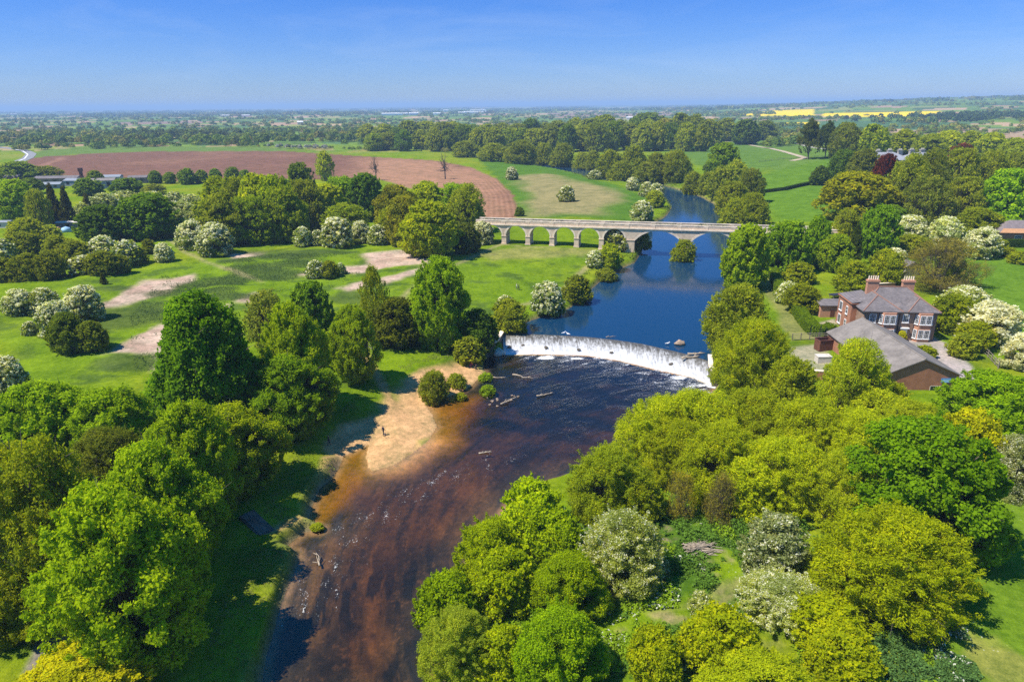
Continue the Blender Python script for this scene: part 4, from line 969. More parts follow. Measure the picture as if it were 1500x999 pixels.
T('V', 852, 748, 974, 858, 'pale yellow blackthorn dome on the rough ground', tint=(0.318, 0.277, 0.071))
T('V', 1086, 752, 1184, 836, 'grey white blackthorn above the sandy scrape', tint=(0.302, 0.241, 0.128))
T('V', 1084, 838, 1216, 912, 'cream tinged thorn below the grey white blackthorn', tint=(0.286, 0.256, 0.085))
T('T', 1030, 694, 1086, 768, 'purple brown bare sapling on the rough ground')
T('T', 975, 690, 1020, 760, 'grey bare sapling in the nettles', tint=(0.239, 0.227, 0.071))
# -- bushes on the near river bank
BR = (.155, .275, .008)
T('X', 728, 702, 832, 800, 'bright green alder at the gravel ledge, top of the bank thicket', tint=BR)
T('X', 664, 752, 768, 868, 'bright green alder leaning out over the brown water', tint=BR)
T('X', 606, 838, 702, 930, 'bright green bush reaching farthest into the river', tint=BR)
T('X', 775, 738, 856, 830, 'bright green alder with a dark gap beside it', tint=BR)
T('X', 690, 800, 790, 900, 'bright green alder in the middle of the bank thicket', tint=BR)
T('X', 782, 800, 886, 914, 'round bright bush beside the pale yellow blackthorn', tint=(0.151, 0.284, 0.009))
T('W', 612, 878, 724, 1010, 'silver green willow at the bottom of the bank thicket', tint=(0.239, 0.298, 0.071))
T('X', 755, 876, 884, 1020, 'large bright bush at the bottom edge below the round one', tint=(0.151, 0.284, 0.009))
T('X', 690, 900, 772, 1010, 'yellow green bush between the silver willow and the large bright bush', tint=(0.183, 0.284, 0.011))
T('X', 918, 900, 1000, 1010, 'olive upright bush at the bottom edge beside the sandy scrape', tint=(0.215, 0.248, 0.011))
T('X', 1002, 890, 1112, 985, 'olive spreading bush at the bottom edge', tint=(0.223, 0.263, 0.011))
T('X', 1036, 950, 1190, 1060, 'pale green bush cut by the bottom edge', tint=(0.223, 0.284, 0.017))
T('X', 1150, 870, 1262, 950, 'low bramble mound below the dome shaped willow', tint=(0.191, 0.284, 0.009))
T('X', 1180, 920, 1290, 1010, 'low bramble mound at the bottom edge', tint=(0.183, 0.270, 0.011))
T('V', 952, 810, 982, 850, 'small pale thorn on the sandy scrape', tint=(0.318, 0.256, 0.128))
T('V', 1008, 865, 1046, 900, 'small cream bush beside the sandy scrape', tint=(0.318, 0.284, 0.099))
# ------------------------------------------------------------------ the viaduct
va = G(715, 322, 12.4); vb = G(1140, 334, 12.4); vdir = (vb - va)[:2]; vdir /= np.linalg.norm(vdir); vang = math.atan2(vdir[1], vdir[0])
def v_s(px, py, z=8.0):            # photo pixel -> position along the front face of the viaduct
    d = ray(px, py); n = np.array([-vdir[1], vdir[0], 0]); t = ((va - CP) @ n) / (d @ n); p = CP + d * t
    return float((p - va)[:2] @ vdir)
VO = va[:2]; VZ = 0.0
via = empty('viaduct', (VO[0], VO[1], 0), vang, 'long pale limestone railway viaduct with round arches and two wide river spans', 'viaduct')
sp = [v_s(p, 345) for p in (735, 772, 808, 843, 878.5, 915)]     # land pier left edges
step_ = (sp[-1] - sp[0]) / 5
arches = []                       # (start, end, springing, rise)
for i in range(-1, 5): arches.append((sp[0] + i * step_ + 1.5, sp[0] + (i + 1) * step_, 7.0, None))
sA = v_s(929, 360); sB = v_s(998, 360); sC = v_s(1011, 360); sD = v_s(1079, 360)
arches.append((sp[0] + 5 * step_ + 1.5 if False else sA, sB, 6.6, 3.6)); arches.append((sC, sD, 6.6, 3.6))
for i in range(3): arches.append((sD + 2.6 + i * (step_), sD + 2.6 + i * step_ + step_ - 1.5, 7.0, None))
S0, S1 = sp[0] - 1.0 * step_ - .8, sD + 2.6 + 3 * step_ + 2; ZT, WD = 10.95, 5.6
def soffit(s):
    for a, b_, zs, rise in arches:
        if a < s < b_:
            c = (a + b_) / 2; hw = (b_ - a) / 2; u = (s - c) / hw
            if rise is None: return zs + math.sqrt(max(0, 1 - u * u)) * min(hw, 3.55)
            R_ = (hw * hw + rise * rise) / (2 * rise); return zs + math.sqrt(max(0, R_ * R_ - (u * hw) ** 2)) - (R_ - rise)
    return None
# arcade: strips between soffit and string course
ss = [S0]
for a, b_, zs, rise in arches:
    ss += [a + (b_ - a) * (0.5 - 0.5 * math.cos(math.pi * k / 28)) for k in range(29)]
ss += [S1]; b = MB()
for s0, s1 in zip(ss[:-1], ss[1:]):
    if s1 - s0 < 1e-4: continue
    mid = soffit((s0 + s1) / 2)
    if mid is None: z0 = z1 = 6.6 if (s0 > S0 + 1 and s1 < S1 - 1) else -1.0
    else:
        z0 = soffit(s0 + 1e-5) or 6.6; z1 = soffit(s1 - 1e-5) or 6.6
    b.add([(s0, 0, z0), (s1, 0, z1), (s1, WD, z1), (s0, WD, z0), (s0, 0, ZT), (s1, 0, ZT), (s1, WD, ZT), (s0, WD, ZT)],
          [(0, 3, 2, 1), (4, 5, 6, 7), (0, 1, 5, 4), (2, 3, 7, 6)] + ([(1, 2, 6, 5), (3, 0, 4, 7)] if mid is None else []))
b.build('arcade', M['stone'], via)
# arch rings standing a little proud
for a, b_, zs, rise in arches:
    b = MB(); c = (a + b_) / 2; hw = (b_ - a) / 2; N_ = 26; pin = []; pout = []
    for k in range(N_ + 1):
        if rise is None: q = math.pi * (1 - k / N_); x, z = c + hw * math.cos(q), zs + min(hw, 3.55) * math.sin(q); nx, nz = math.cos(q), math.sin(q)
        else:
            R_ = (hw * hw + rise * rise) / (2 * rise); q0 = math.asin(hw / R_); q = -q0 + 2 * q0 * k / N_; x, z = c + R_ * math.sin(q), zs - (R_ - rise) + R_ * math.cos(q); nx, nz = math.sin(q), math.cos(q)
        pin.append((x + nx * .02, z + nz * .02)); pout.append((x + nx * .55, z + nz * .55))
    for k in range(N_):
        b.profile([pin[k], pin[k + 1], pout[k + 1], pout[k]], -.07, .02)
    b.build('arch_ring', M['coping'], via)
def pier(s0, s1, ground, top):
    b = MB().box(s0 - .05, s1 + .05, -.08, WD + .08, ground, top - .25)
    b.box(s0 - .16, s1 + .16, -.22, WD + .22, top - .25, top + .02); b.box(s0 - .22, s1 + .22, -.3, WD + .3, ground, ground + 1.0)
    return b.build('pier', M['stone'], via)
for i in range(-1, 6):
    s = sp[0] + i * step_; e_ = s + 1.5 if i < 5 else sA
    p = VO + vdir * (s + .7); pier(s, e_, hz(p[0], p[1]) - .6, 7.0)
b = MB().box(sB, sC, -.1, WD + .1, -.5, 6.35).box(sB - .2, sC + .2, -.3, WD + .3, 6.35, 6.62)
b.prism([(sB - .1, -.1), ((sB + sC) / 2, -2.2), (sC + .1, -.1)], -.5, 4.2).prism([(sB - .1, WD + .1), (sC + .1, WD + .1), ((sB + sC) / 2, WD + 2.2)], -.5, 4.2)
b.build('river_pier', M['stone'], via)
pier(sD, sD + 2.6, 0, 7.0)
for i in range(3):
    s = sD + 2.6 + i * step_ + step_ - 1.5; pier(s, s + 1.5, 2.5, 7.0)
MB().box(S0, S1, -.34, -.003, ZT - .32, ZT + .06).box(S0, S1, WD + .003, WD + .34, ZT - .32, ZT + .06).build('string_course', M['coping'], via)
for y0 in (0.0, WD - .5):
    pp = MB().box(S0, S1, y0 + .02, y0 + .48, ZT + .002, ZT + 1.15)
    s = sp[0] - step_
    while s < S1: pp.box(s - .1, s + 1.4, y0 - .06, y0 + .56, ZT + .003, ZT + 1.18); s += step_
    po = pp.build('parapet', M['stone'], via); MB().box(S0, S1, y0 - .05, y0 + .55, ZT + 1.182, ZT + 1.36).build('coping', M['coping'], po)
MB().box(S0, S1, .5, WD - .5, ZT + .002, ZT + .25).build('trackbed', simple_mat('overgrown_ballast', (.17, .165, .085), .95, .5, .8, .1), via)
# grass along the deck
n_ = 5200; s = rng.uniform(S0, S1, n_); y = np.where(rng.random(n_) < .75, rng.uniform(3.2, WD - .6, n_), rng.uniform(.6, 3, n_))
hgt = fbm(s / 3, y * 0 + 2, 9, 3); keep = hgt > .46
Pq = np.stack([s, y, ZT + .3 + rng.random(n_) * 1.3 * hgt], 1)[keep]
Vq, Fq = quads(Pq, rng.normal(size=Pq.shape) + (0, -.5, .6), .16, .5, rng)
mm = np_mesh('deck_weeds', Vq, Fq, M['mass']); cw = np.repeat(np.array([.10, .15, .03])[None] * rng.uniform(.6, 1.5, (len(Pq), 1)), 4, 0); attr(mm, 'col', cw)
o = new_obj('weeds', mm, via)

# ------------------------------------------------------------------ windows
def window(parent, Mx, w_, h_, cols, rows, fr=.09, name='window', depth=.10, bar=.045):
    """sash window centred at the origin of Mx, facing local -y"""
    b = MB(); b.box(-w_ / 2, w_ / 2, -depth, .02, -h_ / 2, -h_ / 2 + fr).box(-w_ / 2, w_ / 2, -depth, .02, h_ / 2 - fr, h_ / 2)
    b.box(-w_ / 2, -w_ / 2 + fr, -depth, .02, -h_ / 2 + fr, h_ / 2 - fr).box(w_ / 2 - fr, w_ / 2, -depth, .02, -h_ / 2 + fr, h_ / 2 - fr)
    for i in range(1, cols): x = -w_ / 2 + w_ * i / cols; b.box(x - bar / 2, x + bar / 2, -depth + .03, .015, -h_ / 2 + fr, h_ / 2 - fr)
    for i in range(1, rows):
        z = -h_ / 2 + h_ * i / rows; q = bar * (1.6 if i == rows // 2 else 1); b.box(-w_ / 2 + fr, w_ / 2 - fr, -depth + .025, .012, z - q / 2, z + q / 2)
    b.box(-w_ / 2 - .08, w_ / 2 + .08, -depth - .1, .01, -h_ / 2 - .1, -h_ / 2 - .002)
    f = b.xf(Mx).build(name, M['white'], parent)
    MB().box(-w_ / 2 + fr, w_ / 2 - fr, -depth + .045, .008, -h_ / 2 + fr, h_ / 2 - fr).xf(Mx).build('pane', M['glass'], f)
    return f
def MX(x, y, z, a=0.0): return Matrix.Translation((x, y, z)) @ Matrix.Rotation(a, 4, 'Z')

# ------------------------------------------------------------------ the villa
hx, hy, hzb = 72.0, 133.4, 3.7
house = empty('brick_villa', (hx, hy, hzb), rad(-6), 'two storey brown brick villa with white bay windows and hipped slate roof', 'house')
HW, HD, HE = 14.2, 10.6, 6.0
MB().box(0, HW, 0, HD, -.6, HE).build('wall', M['brick_brown'], house)
# red brick rear wing
MB().box(-1.1, 3.2, 3.9, 11.6, -.6, 6.3).box(-1.35, 3.2, 3.65, 11.85, 6.3, 6.5).build('wing', M['brick'], house)
wr = MB(); wr.add([(-1.2, 3.7, 6.52), (3.4, 3.7, 7.3), (3.4, 11.8, 7.3), (-1.2, 11.8, 6.52), (-1.2, 3.7, 6.6), (3.4, 3.7, 7.42), (3.4, 11.8, 7.42), (-1.2, 11.8, 6.6)],
       [(0, 3, 2, 1), (4, 5, 6, 7), (0, 1, 5, 4), (1, 2, 6, 5), (2, 3, 7, 6), (3, 0, 4, 7)])
o_ = wr.build('wing_roof', M['slate'], house)
for z, h_ in ((1.5, 2.0), (4.4, 2.0)):
    window(house, MX(-1.13, 9.6, z, -math.pi / 2), 1.55, h_, 3, 1, .13)
    window(house, MX(-1.13, 6.1, z, -math.pi / 2), 1.0, h_ * .85, 1, 2, .13)
window(house, MX(.4, 3.87, 4.6), .7, 1.7, 1, 2, .1)
# hipped roofs
def hip(x0, x1, y0, y1, z, rise, ov=.45, along='x', front_gap=False):
    x0 -= ov; x1 += ov; y0 -= ov; y1 += ov; hw = (y1 - y0) / 2 if along == 'x' else (x1 - x0) / 2
    if along == 'x': a, c = (x0 + hw * .95, (y0 + y1) / 2, z + rise), (x1 - hw * .95, (y0 + y1) / 2, z + rise)
    else: a, c = ((x0 + x1) / 2, y0 + hw * .95, z + rise), ((x0 + x1) / 2, y1 - .1, z + rise)
    v = [(x0, y0, z), (x1, y0, z), (x1, y1, z), (x0, y1, z), a, c, (x0, y0, z - .14), (x1, y0, z - .14), (x1, y1, z - .14), (x0, y1, z - .14)]
    f = [(0, 1, 5, 4), (2, 3, 4, 5), (1, 2, 5), (3, 0, 4)] if along == 'x' else [(0, 1, 4), (1, 2, 5, 4), (2, 3, 5), (3, 0, 4, 5)]
    return v, f + [(6, 9, 8, 7), (6, 7, 1, 0), (7, 8, 2, 1), (8, 9, 3, 2), (9, 6, 0, 3)], a, c
rf = MB(); rg = MB()
for args in [dict(x0=.9, x1=HW, y0=2.4, y1=HD, z=HE + .02, rise=3.5), dict(x0=0, x1=6.9, y0=0, y1=7.0, z=HE + .08, rise=2.5, along='y'), dict(x0=8.7, x1=HW, y0=0.0, y1=7.0, z=HE + .05, rise=2.2, along='y'), dict(x0=6.0, x1=9.6, y0=.35, y1=5.4, z=HE - .02, rise=1.2, along='y')]:
    v, f, a, c = hip(**args); rf.add(v, f)
    if args['x0'] != 6.0:
        rg.tube([np.array(a) + (0, 0, .04), np.array(c) + (0, 0, .04)], [.13, .13], 5)
        for q in ((0, a), (1, a if args.get('along') == 'y' else c)): rg.tube([np.array(v[q[0]]) + (0, 0, .03), np.array(q[1]) + (0, 0, .04)], [.11, .11], 5)
roof = rf.build('roof', M['slate'], house); rg.build('ridge_tiles', M['ridge'], roof)
MB().box(-.5, HW + .5, -.58, -.46, HE - .16, HE - .03).box(HW + .46, HW + .58, -.4, HD + .4, HE - .16, HE - .03).build('gutter', simple_mat('dark_gutter', (.06, .055, .05), .6), house)
for cx_ in (3.5, 10.6):
    c = MB().box(cx_ - 1.15, cx_ + 1.15, 6.4, 7.3, HE + .4, HE + 5.0).box(cx_ - 1.28, cx_ + 1.28, 6.27, 7.43, HE + 4.55, HE + 4.85).build('chimney', M['terracotta'], house)
    pt = MB()
    for k in range(5): pt.tube([(cx_ - .9 + .45 * k, 6.85, HE + 5.0), (cx_ - .9 + .45 * k, 6.85, HE + 5.75)], [.15, .12], 8)
    pt.build('chimney_pots', M['coping'], c)
# canted bays
for bx in (4.75, 11.7):
    plan = [(bx - 1.75, .05), (bx - 1.15, -.95), (bx + 1.15, -.95), (bx + 1.75, .05)]
    MB().prism(plan, -.6, 5.95).build('bay', M['terracotta'], house)
    for z in (1.55, 4.55):
        for sx in (-.58, .58): window(house, MX(bx + sx, -.96, z), 1.06, 1.85, 3, 4, .11, bar=.04)
        for sgn in (-1, 1):
            mx_, my_ = bx + sgn * 1.46, -.46; window(house, MX(mx_, my_, z, math.atan2(1.0, .6) * sgn), .78, 1.85, 2, 4, .11, bar=.04)
window(house, MX(1.75, -.01, 4.5), 1.35, 1.9, 4, 4, .13); window(house, MX(1.75, -.01, 1.5), 1.35, 1.9, 4, 4, .13)
window(house, MX(8.2, -.01, 4.6), 1.25, 1.75, 3, 4, .15)
d_ = MB().box(7.55, 8.85, -.16, 0, -.3, 2.5).box(7.35, 9.05, -.55, 0, 2.5, 2.72).build('door_surround', M['white'], house)
MB().box(7.8, 8.6, -.2, -.14, -.3, 2.05).build('door', M['lightblue'], house)
MB().box(7.5, 8.9, -1.3, -.02, -.6, -.18).build('doorstep', M['coping'], house)
for x in (3.0, 6.9, 9.95):
    MB().tube([(x, -.1, -.4), (x, -.1, HE - .1)], [.055, .055], 6).build('drainpipe', M['navy'], house)

# ------------------------------------------------------------------ the barn
bo = (62.9, 107.2, 2.9); barn = empty('brick_barn', bo, rad(-2), 'long low red brick barn under a wide grey sheet roof', 'barn')
BW, BL, BE, BR_ = 12.6, 23.0, 3.4, 6.2
wl_ = MB().profile([(0, -.8), (BW, -.8), (BW, BE), (BW / 2, BR_), (0, BE)], 0, .35).profile([(0, -.8), (BW, -.8), (BW, BE), (BW / 2, BR_), (0, BE)], BL - .35, BL)
wl_.box(0, .35, .351, BL - .351, -.8, BE).box(BW - .35, BW, .351, BL - .351, -.8, BE); wl_.build('wall', M['brick'], barn)
rb = MB(); o2 = .35; sl_ = (BR_ - BE) / (BW / 2)
rb.profile([(-o2, BE - o2 * sl_ + .03), (BW / 2, BR_ + .03), (BW + o2, BE - o2 * sl_ + .03), (BW + o2, BE - o2 * sl_ + .19), (BW / 2, BR_ + .22), (-o2, BE - o2 * sl_ + .19)], -.35, BL + .3)
rr_ = rb.build('roof', M['bitumen'], barn)
MB().tube([(BW / 2, -.35, BR_ + .22), (BW / 2, BL + .3, BR_ + .22)], [.14, .14], 6).build('ridge_tiles', M['bitumen'], rr_)
f = MB(); w_, h_ = 1.9, 1.15
f.box(-w_ / 2, w_ / 2, -.08, .02, -h_ / 2 - .12, -h_ / 2).box(w_ / 2 - .14, w_ / 2, -.06, .02, -h_ / 2, h_ / 2).box(-w_ / 2, -w_ / 2 + .08, -.05, .02, -h_ / 2, h_ / 2).box(-w_ / 2, w_ / 2, -.05, .02, h_ / 2 - .08, h_ / 2)
fo_ = f.xf(MX(9.0, -.02, .9)).build('window', M['render'], barn); MB().box(-w_ / 2 + .1, w_ / 2 - .1, -.02, .01, -h_ / 2, h_ / 2).xf(MX(9.0, -.02, .9)).build('pane', M['glass'], fo_)
sg = empty('sign', (bo[0] + 11.0, bo[1] - .52, bo[2] + 2.5), rad(-2), 'small blue and white sign board on the red brick barn gable', 'sign')
MB().box(-1.25, 1.25, -.05, .03, -.3, .3).build('board', M['lightblue'], sg)
MB().box(-1.29, 1.29, -.07, .05, -.36, -.302).box(-1.29, 1.29, -.07, .05, .302, .36).box(-1.35, -1.252, -.07, .05, -.36, .36).box(1.252, 1.35, -.07, .05, -.36, .36).build('frame', M['blue'], sg)
# yard beside the barn: rusty skip, pale block, broken wall
def on(px, py): return onland(px, py)
p = on(1206, 512); sk = empty('skip', tuple(p), .15, 'rusty red brown open steel container beside the barn', 'container')
MB().box(-1.5, 1.5, -1, -.9, 0, 2.2).box(-1.5, 1.5, .9, 1, 0, 2.2).box(-1.5, -1.4, -.899, .899, 0, 2.2).box(1.4, 1.5, -.899, .899, 0, 2.2).box(-1.399, 1.399, -.899, .899, 0, .1).build('body', M['rust'], sk)
MB().box(-1.56, 1.56, -1.08, -.9, 2.2, 2.3).box(-1.56, 1.56, .9, 1.08, 2.2, 2.3).build('rim', M['rust'], sk)
p = on(1205, 530); tg_ = MB().box(-1.3, 1.3, -.8, .8, -.4, 1.2).box(-1.36, 1.36, -.86, .86, 1.202, 1.32).build('concrete_block', M['render']); tg_.location = tuple(p); tag(tg_, 'pale concrete block in front of the rusty container', 'block')
wall_run('brick_wall', [on(1166, 556)[:2], on(1182, 556)[:2], on(1238, 556)[:2]], 1.8, 4.6, .4, M['brick'], 'low broken red brick wall half hidden by the willows', 'wall')
# outbuilding behind the wing, garden walls
p = on(1214, 462); ob = empty('outbuilding', tuple(p), rad(-4), 'small brick outbuilding with flat slate roof behind the villa', 'shed')
MB().box(-2.6, 2.8, -1.6, 1.8, -.6, 2.7).build('wall', M['terracotta'], ob)
MB().add([(-2.9, -1.9, 2.72), (3.0, -1.9, 2.72), (3.0, 2.0, 3.3), (-2.9, 2.0, 3.3), (-2.9, -1.9, 2.86), (3.0, -1.9, 2.86), (3.0, 2.0, 3.44), (-2.9, 2.0, 3.44)], [(0, 3, 2, 1), (4, 5, 6, 7), (0, 1, 5, 4), (1, 2, 6, 5), (2, 3, 7, 6), (3, 0, 4, 7)]).build('roof', M['slate'], ob)
MB().box(-.4, .5, -1.66, -1.59, -.5, 1.7).build('door', M['rust'], ob)
p = on(1226, 436); o = empty('garden_table', tuple(p), .3, 'dark covered garden table on the lawn behind the villa', 'table')
MB().box(-1.9, 1.9, -.9, .9, .7, .95).build('tabletop', M['navy'], o)
for sx in (-1.6, 1.6):
    for sy in (-.7, .7): MB().box(sx - .06, sx + .06, sy - .06, sy + .06, 0, .7).build('leg', M['timber'], o)
wall_run('garden_wall', [on(1262, 424)[:2], on(1310, 421)[:2]], 3.6, 5.2, .35, M['brick'], 'brick garden wall behind the villa chimneys', 'wall')
p = on(1272, 424); o = empty('conservatory', tuple(p), 0, 'pale rendered lean to standing behind the villa roof', 'shed')
MB().box(-1.6, 1.6, -1.2, 1.2, -.5, 3.4).build('wall', M['render'], o); MB().profile([(-1.8, 3.402), (1.8, 3.402), (0, 4.3)], -1.4, 1.4).build('roof', M['tan_tile'], o)
p = on(1330, 402); o = empty('summer_house', tuple(p), .2, 'pale summer house glimpsed in the purple brown thicket', 'shed')
MB().box(-2.4, 2.4, -1.5, 1.5, -.5, 2.6).build('wall', M['render'], o); MB().profile([(-2.7, 2.602), (2.7, 2.602), (0, 3.9)], -1.8, 1.8).build('roof', M['slate'], o)
# bungalow at the photo edge
p = on(1492, 352); o = empty('bungalow', tuple(p), rad(-8), 'bungalow with grey pitched roof and orange tiled eave at the photo edge', 'house')
MB().box(-7.5, 10, -3, 6, -1, 3.0).build('wall', M['brick'], o)
v, f_, a, c = hip(-7.5, 10, -3, 6, 3.02, 3.4, .5); rf2 = MB().add(v, f_).build('roof', simple_mat('grey_tile', (.19, .155, .15), .9, .25, 1.5), o)
MB().add([(-8, -3.55, 3.06), (10.6, -3.55, 3.06), (10.6, -2.2, 4.12), (-6.6, -2.2, 4.12), (-8, -3.7, 3.0), (10.6, -3.7, 3.0), (10.6, -2.25, 4.22), (-6.6, -2.25, 4.22)], [(4, 5, 6, 7), (0, 3, 2, 1), (0, 1, 5, 4), (3, 0, 4, 7), (1, 2, 6, 5), (2, 3, 7, 6)]).build('eave_tiles', M['tan_tile'], rf2)
window(o, MX(-2, -3.02, 1.4), 2.2, 1.3, 3, 2, .1); window(o, MX(4, -3.02, 1.4), 2.2, 1.3, 3, 2, .1)

# ------------------------------------------------------------------ clipped hedges
def hedge(pts, wid, hgt, label, colr):
    P = np.array([on(a, b)[:2] for a, b in pts]); o = empty('hedge', (P[0][0], P[0][1], 0), 0, label, 'hedge')
    Q_ = resample(P, max(12, int(np.hypot(*np.diff(P, axis=0).T).sum() / .5))); t = np.gradient(Q_, axis=0); t /= np.hypot(*t.T)[:, None]; nn = np.stack([-t[:, 1], t[:, 0]], 1)
    n_ = len(Q_) * 420; i = rng.integers(0, len(Q_), n_); u = rng.uniform(-1, 1, n_); v = rng.uniform(0, 1, n_); side = rng.random(n_)
    uu = np.where(side < .45, u, np.sign(u) * (1 + rng.normal(0, .05, n_))); vv = np.where(side < .45, 1 + rng.normal(0, .03, n_), v)
    ww = wid / 2 * (1 + .12 * (fbm(Q_[i, 0] / 1.2, Q_[i, 1] / 1.2, 3, 2) - .5)); ww = ww * np.where(vv > .85, .93, 1)
    zz = np.array([hz(*q) for q in Q_])[i]
    Pp = np.stack([Q_[i, 0] + nn[i, 0] * uu * ww + t[i, 0] * rng.uniform(-.3, .3, n_), Q_[i, 1] + nn[i, 1] * uu * ww + t[i, 1] * rng.uniform(-.3, .3, n_), zz + vv * hgt * (1 + .1 * (fbm(Q_[i, 0] / 2, Q_[i, 1] / 2, 7, 2) - .5))], 1)
    Nn = np.where((side < .45)[:, None], np.array([0, 0, 1.0]), np.stack([nn[i, 0] * np.sign(uu), nn[i, 1] * np.sign(uu), np.full(n_, .2)], 1)) + rng.normal(size=(n_, 3)) * .35
    V, Fq = quads(Pp - np.array([P[0][0], P[0][1], 0]), Nn, .13, .7, rng); m = np_mesh('hedge_foliage', V, Fq, M['leaf']); attr(m, 'lv', rng.random(n_), 'FACE'); attr(m, 'lb', np.zeros(n_), 'FACE')
    c = new_obj('foliage', m, o); c.color = (*colr, 1)
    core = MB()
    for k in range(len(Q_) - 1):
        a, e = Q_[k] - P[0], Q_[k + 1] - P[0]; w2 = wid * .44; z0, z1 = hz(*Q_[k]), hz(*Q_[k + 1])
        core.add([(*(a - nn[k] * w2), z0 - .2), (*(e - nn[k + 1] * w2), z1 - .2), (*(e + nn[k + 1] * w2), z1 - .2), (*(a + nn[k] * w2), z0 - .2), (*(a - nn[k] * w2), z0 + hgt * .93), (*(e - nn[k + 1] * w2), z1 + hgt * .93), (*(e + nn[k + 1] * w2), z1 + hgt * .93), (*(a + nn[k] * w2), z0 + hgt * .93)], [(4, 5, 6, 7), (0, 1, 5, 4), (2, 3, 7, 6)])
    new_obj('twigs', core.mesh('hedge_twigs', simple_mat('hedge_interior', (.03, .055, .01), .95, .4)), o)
    return o
hedge([(1127, 394), (1138, 422), (1142, 434)], 2.4, 2.6, 'straight clipped hedge running down from the garden wood', (.15, .24, .006))
hedge([(1163, 452), (1178, 475), (1192, 490), (1206, 493), (1216, 489)], 2.4, 2.2, 'curved clipped hedge between the grass path and the villa garden', (.15, .24, .006))
hedge([(1452, 362), (1500, 362), (1540, 362)], 2.0, 2.4, 'tall clipped hedge below the bungalow eave', (.06, .12, .008))
hedge([(1482, 384), (1520, 388), (1560, 392)], 1.8, 1.2, 'low dark hedge at the foot of the bungalow garden', (.035, .085, .012))
hedge([(1118, 283), (1150, 279), (1190, 270)], 1.6, 1.6, 'dark field hedge crossing the slope beyond the river', (.05, .10, .012))

# ------------------------------------------------------------------ fences
def fence(pts, label, mat, hgt=1.2, gap=2.4, rails=3):
    P = np.array([on(a, b)[:2] for a, b in pts]); L = np.hypot(*np.diff(P, axis=0).T).sum(); Q_ = resample(P, max(2, int(L / gap) + 1))
    o = empty('fence', (P[0][0], P[0][1], 0), 0, label, 'fence'); rl = MB()
    zz = [hz(*q) for q in Q_]
    for k, q in enumerate(Q_):
        d = q - P[0]; MB().box(d[0] - .07, d[0] + .07, d[1] - .07, d[1] + .07, zz[k] - .3, zz[k] + hgt + .1).build('post', mat, o)
        if k:
            d0 = Q_[k - 1] - P[0]
            for r_ in range(rails): z = .25 + (hgt - .3) * r_ / max(1, rails - 1); rl.tube([(*d0, zz[k - 1] + z), (*d, zz[k] + z)], [.05, .05], 4)
    rl.build('rails', mat, o); return o
fence([(1160, 499), (1180, 498), (1212, 498)], 'weathered timber rail fence between the hedge and the barn', M['timber'], 1.5, 1.7, 4)
fence([(1434, 512), (1448, 524), (1462, 540)], 'grey timber fence beside the drive below the largest hawthorn', M['timber'], 1.3, 1.8, 3)
fence([(1112, 238), (1150, 234), (1215, 230)], 'pale stone coloured fence line below the scots pines', M['timber'], 1.3, 6, 3)
fence([(520, 497), (545, 513)], 'short wooden rail at the end of the path under the slim lime', M['timber'], 1.0, 1.5, 2)
# slab in the shade of the limes
p = on(376, 768); o = MB().box(-2.6, 2.6, -1.0, 1.0, -.3, .22).box(-2.4, 2.4, -.8, .8, .222, .34).build('concrete_slab', M['stone_dark']); o.location = tuple(p); o.rotation_euler = (.06, .12, -.75); tag(o, 'dark concrete slab on the shaded bank above the inlet', 'slab')
#@@REST
# ------------------------------------------------------------------ sheds beyond the dark trees, tent, hut
def shed(px, py, L, Wd, H_, a, wall, roof, label, name='shed', pitch=1.2, cat='shed', zg=None):
    p = on(px, py); o = empty(name, tuple(p), a, label, cat)
    MB().box(-L / 2, L / 2, -Wd / 2, Wd / 2, -.8, H_).build('wall', wall, o)
    MB().profile([(-Wd / 2 - .4, H_ + .02), (Wd / 2 + .4, H_ + .02), (0, H_ + pitch)], -L / 2 - .4, L / 2 + .4).xf(Matrix.Rotation(math.pi / 2, 4, 'Z')).build('roof', roof, o)
    b = MB(); n = max(1, int(L / 5))
    for k in range(n): x = -L / 2 + L * (k + .5) / n; b.box(x - .9, x + .9, -Wd / 2 - .06, -Wd / 2 - .003, H_ * .3, H_ * .8)
    b.build('doors', M['glass'], o); return o
shed(88, 270, 26, 11, 4.2, .12, M['brick_brown'], M['slate'], 'long brown shed with a dark roof beyond the conifers')
shed(72, 276, 16, 6, 2.6, .1, M['sheetmetal'], M['sheetmetal'], 'low shiny metal shed in front of the long brown shed')
shed(118, 272, 16, 8, 3.4, -.05, M['sheetmetal'], M['sheetmetal'], 'pale metal shed at the foot of the dark tower')
shed(154, 276, 13, 9, 5.0, .3, M['sheetmetal'], M['bitumen'], 'grey green shed with double doors between the round trees')
shed(160, 268, 16, 8, 4.0, .2, M['render'], M['sheetmetal'], 'white walled shed behind the grey green one')
shed(204, 268, 11, 7, 3.6, .25, M['bitumen'], M['slate'], 'small dark shed at the edge of the ploughed field')
shed(22, 266, 9, 7, 3.0, 0, M['brick'], M['slate'], 'little brick shed almost hidden by the trees near the road', pitch=2)
p = on(122, 271); o = empty('tower', tuple(p), .2, 'thin dark water tower rising beside the pale sheds', 'tower')
MB().box(-.8, .8, -.8, .8, -.5, 8.4).build('shaft', M['rust'], o); MB().box(-1.15, 1.15, -1.15, 1.15, 8.402, 10.6).build('tank', M['rust'], o)
p = on(97, 340); o = MB().profile([(-2.0, 0), (2.0, 0), (1.4, 1.5), (0, 2.0), (-1.4, 1.5)], -1.5, 1.5).build('tent', M['lightblue'], None, True); o.location = tuple(p); o.rotation_euler = (0, 0, .5); tag(o, 'pale blue tent among the hawthorn scrub', 'tent')
shed(103, 333, 9, 4, 2.2, .1, M['timber'], M['render'], 'weathered hut with pale flat roof beside the blue tent', name='hut', cat='hut', pitch=.4)
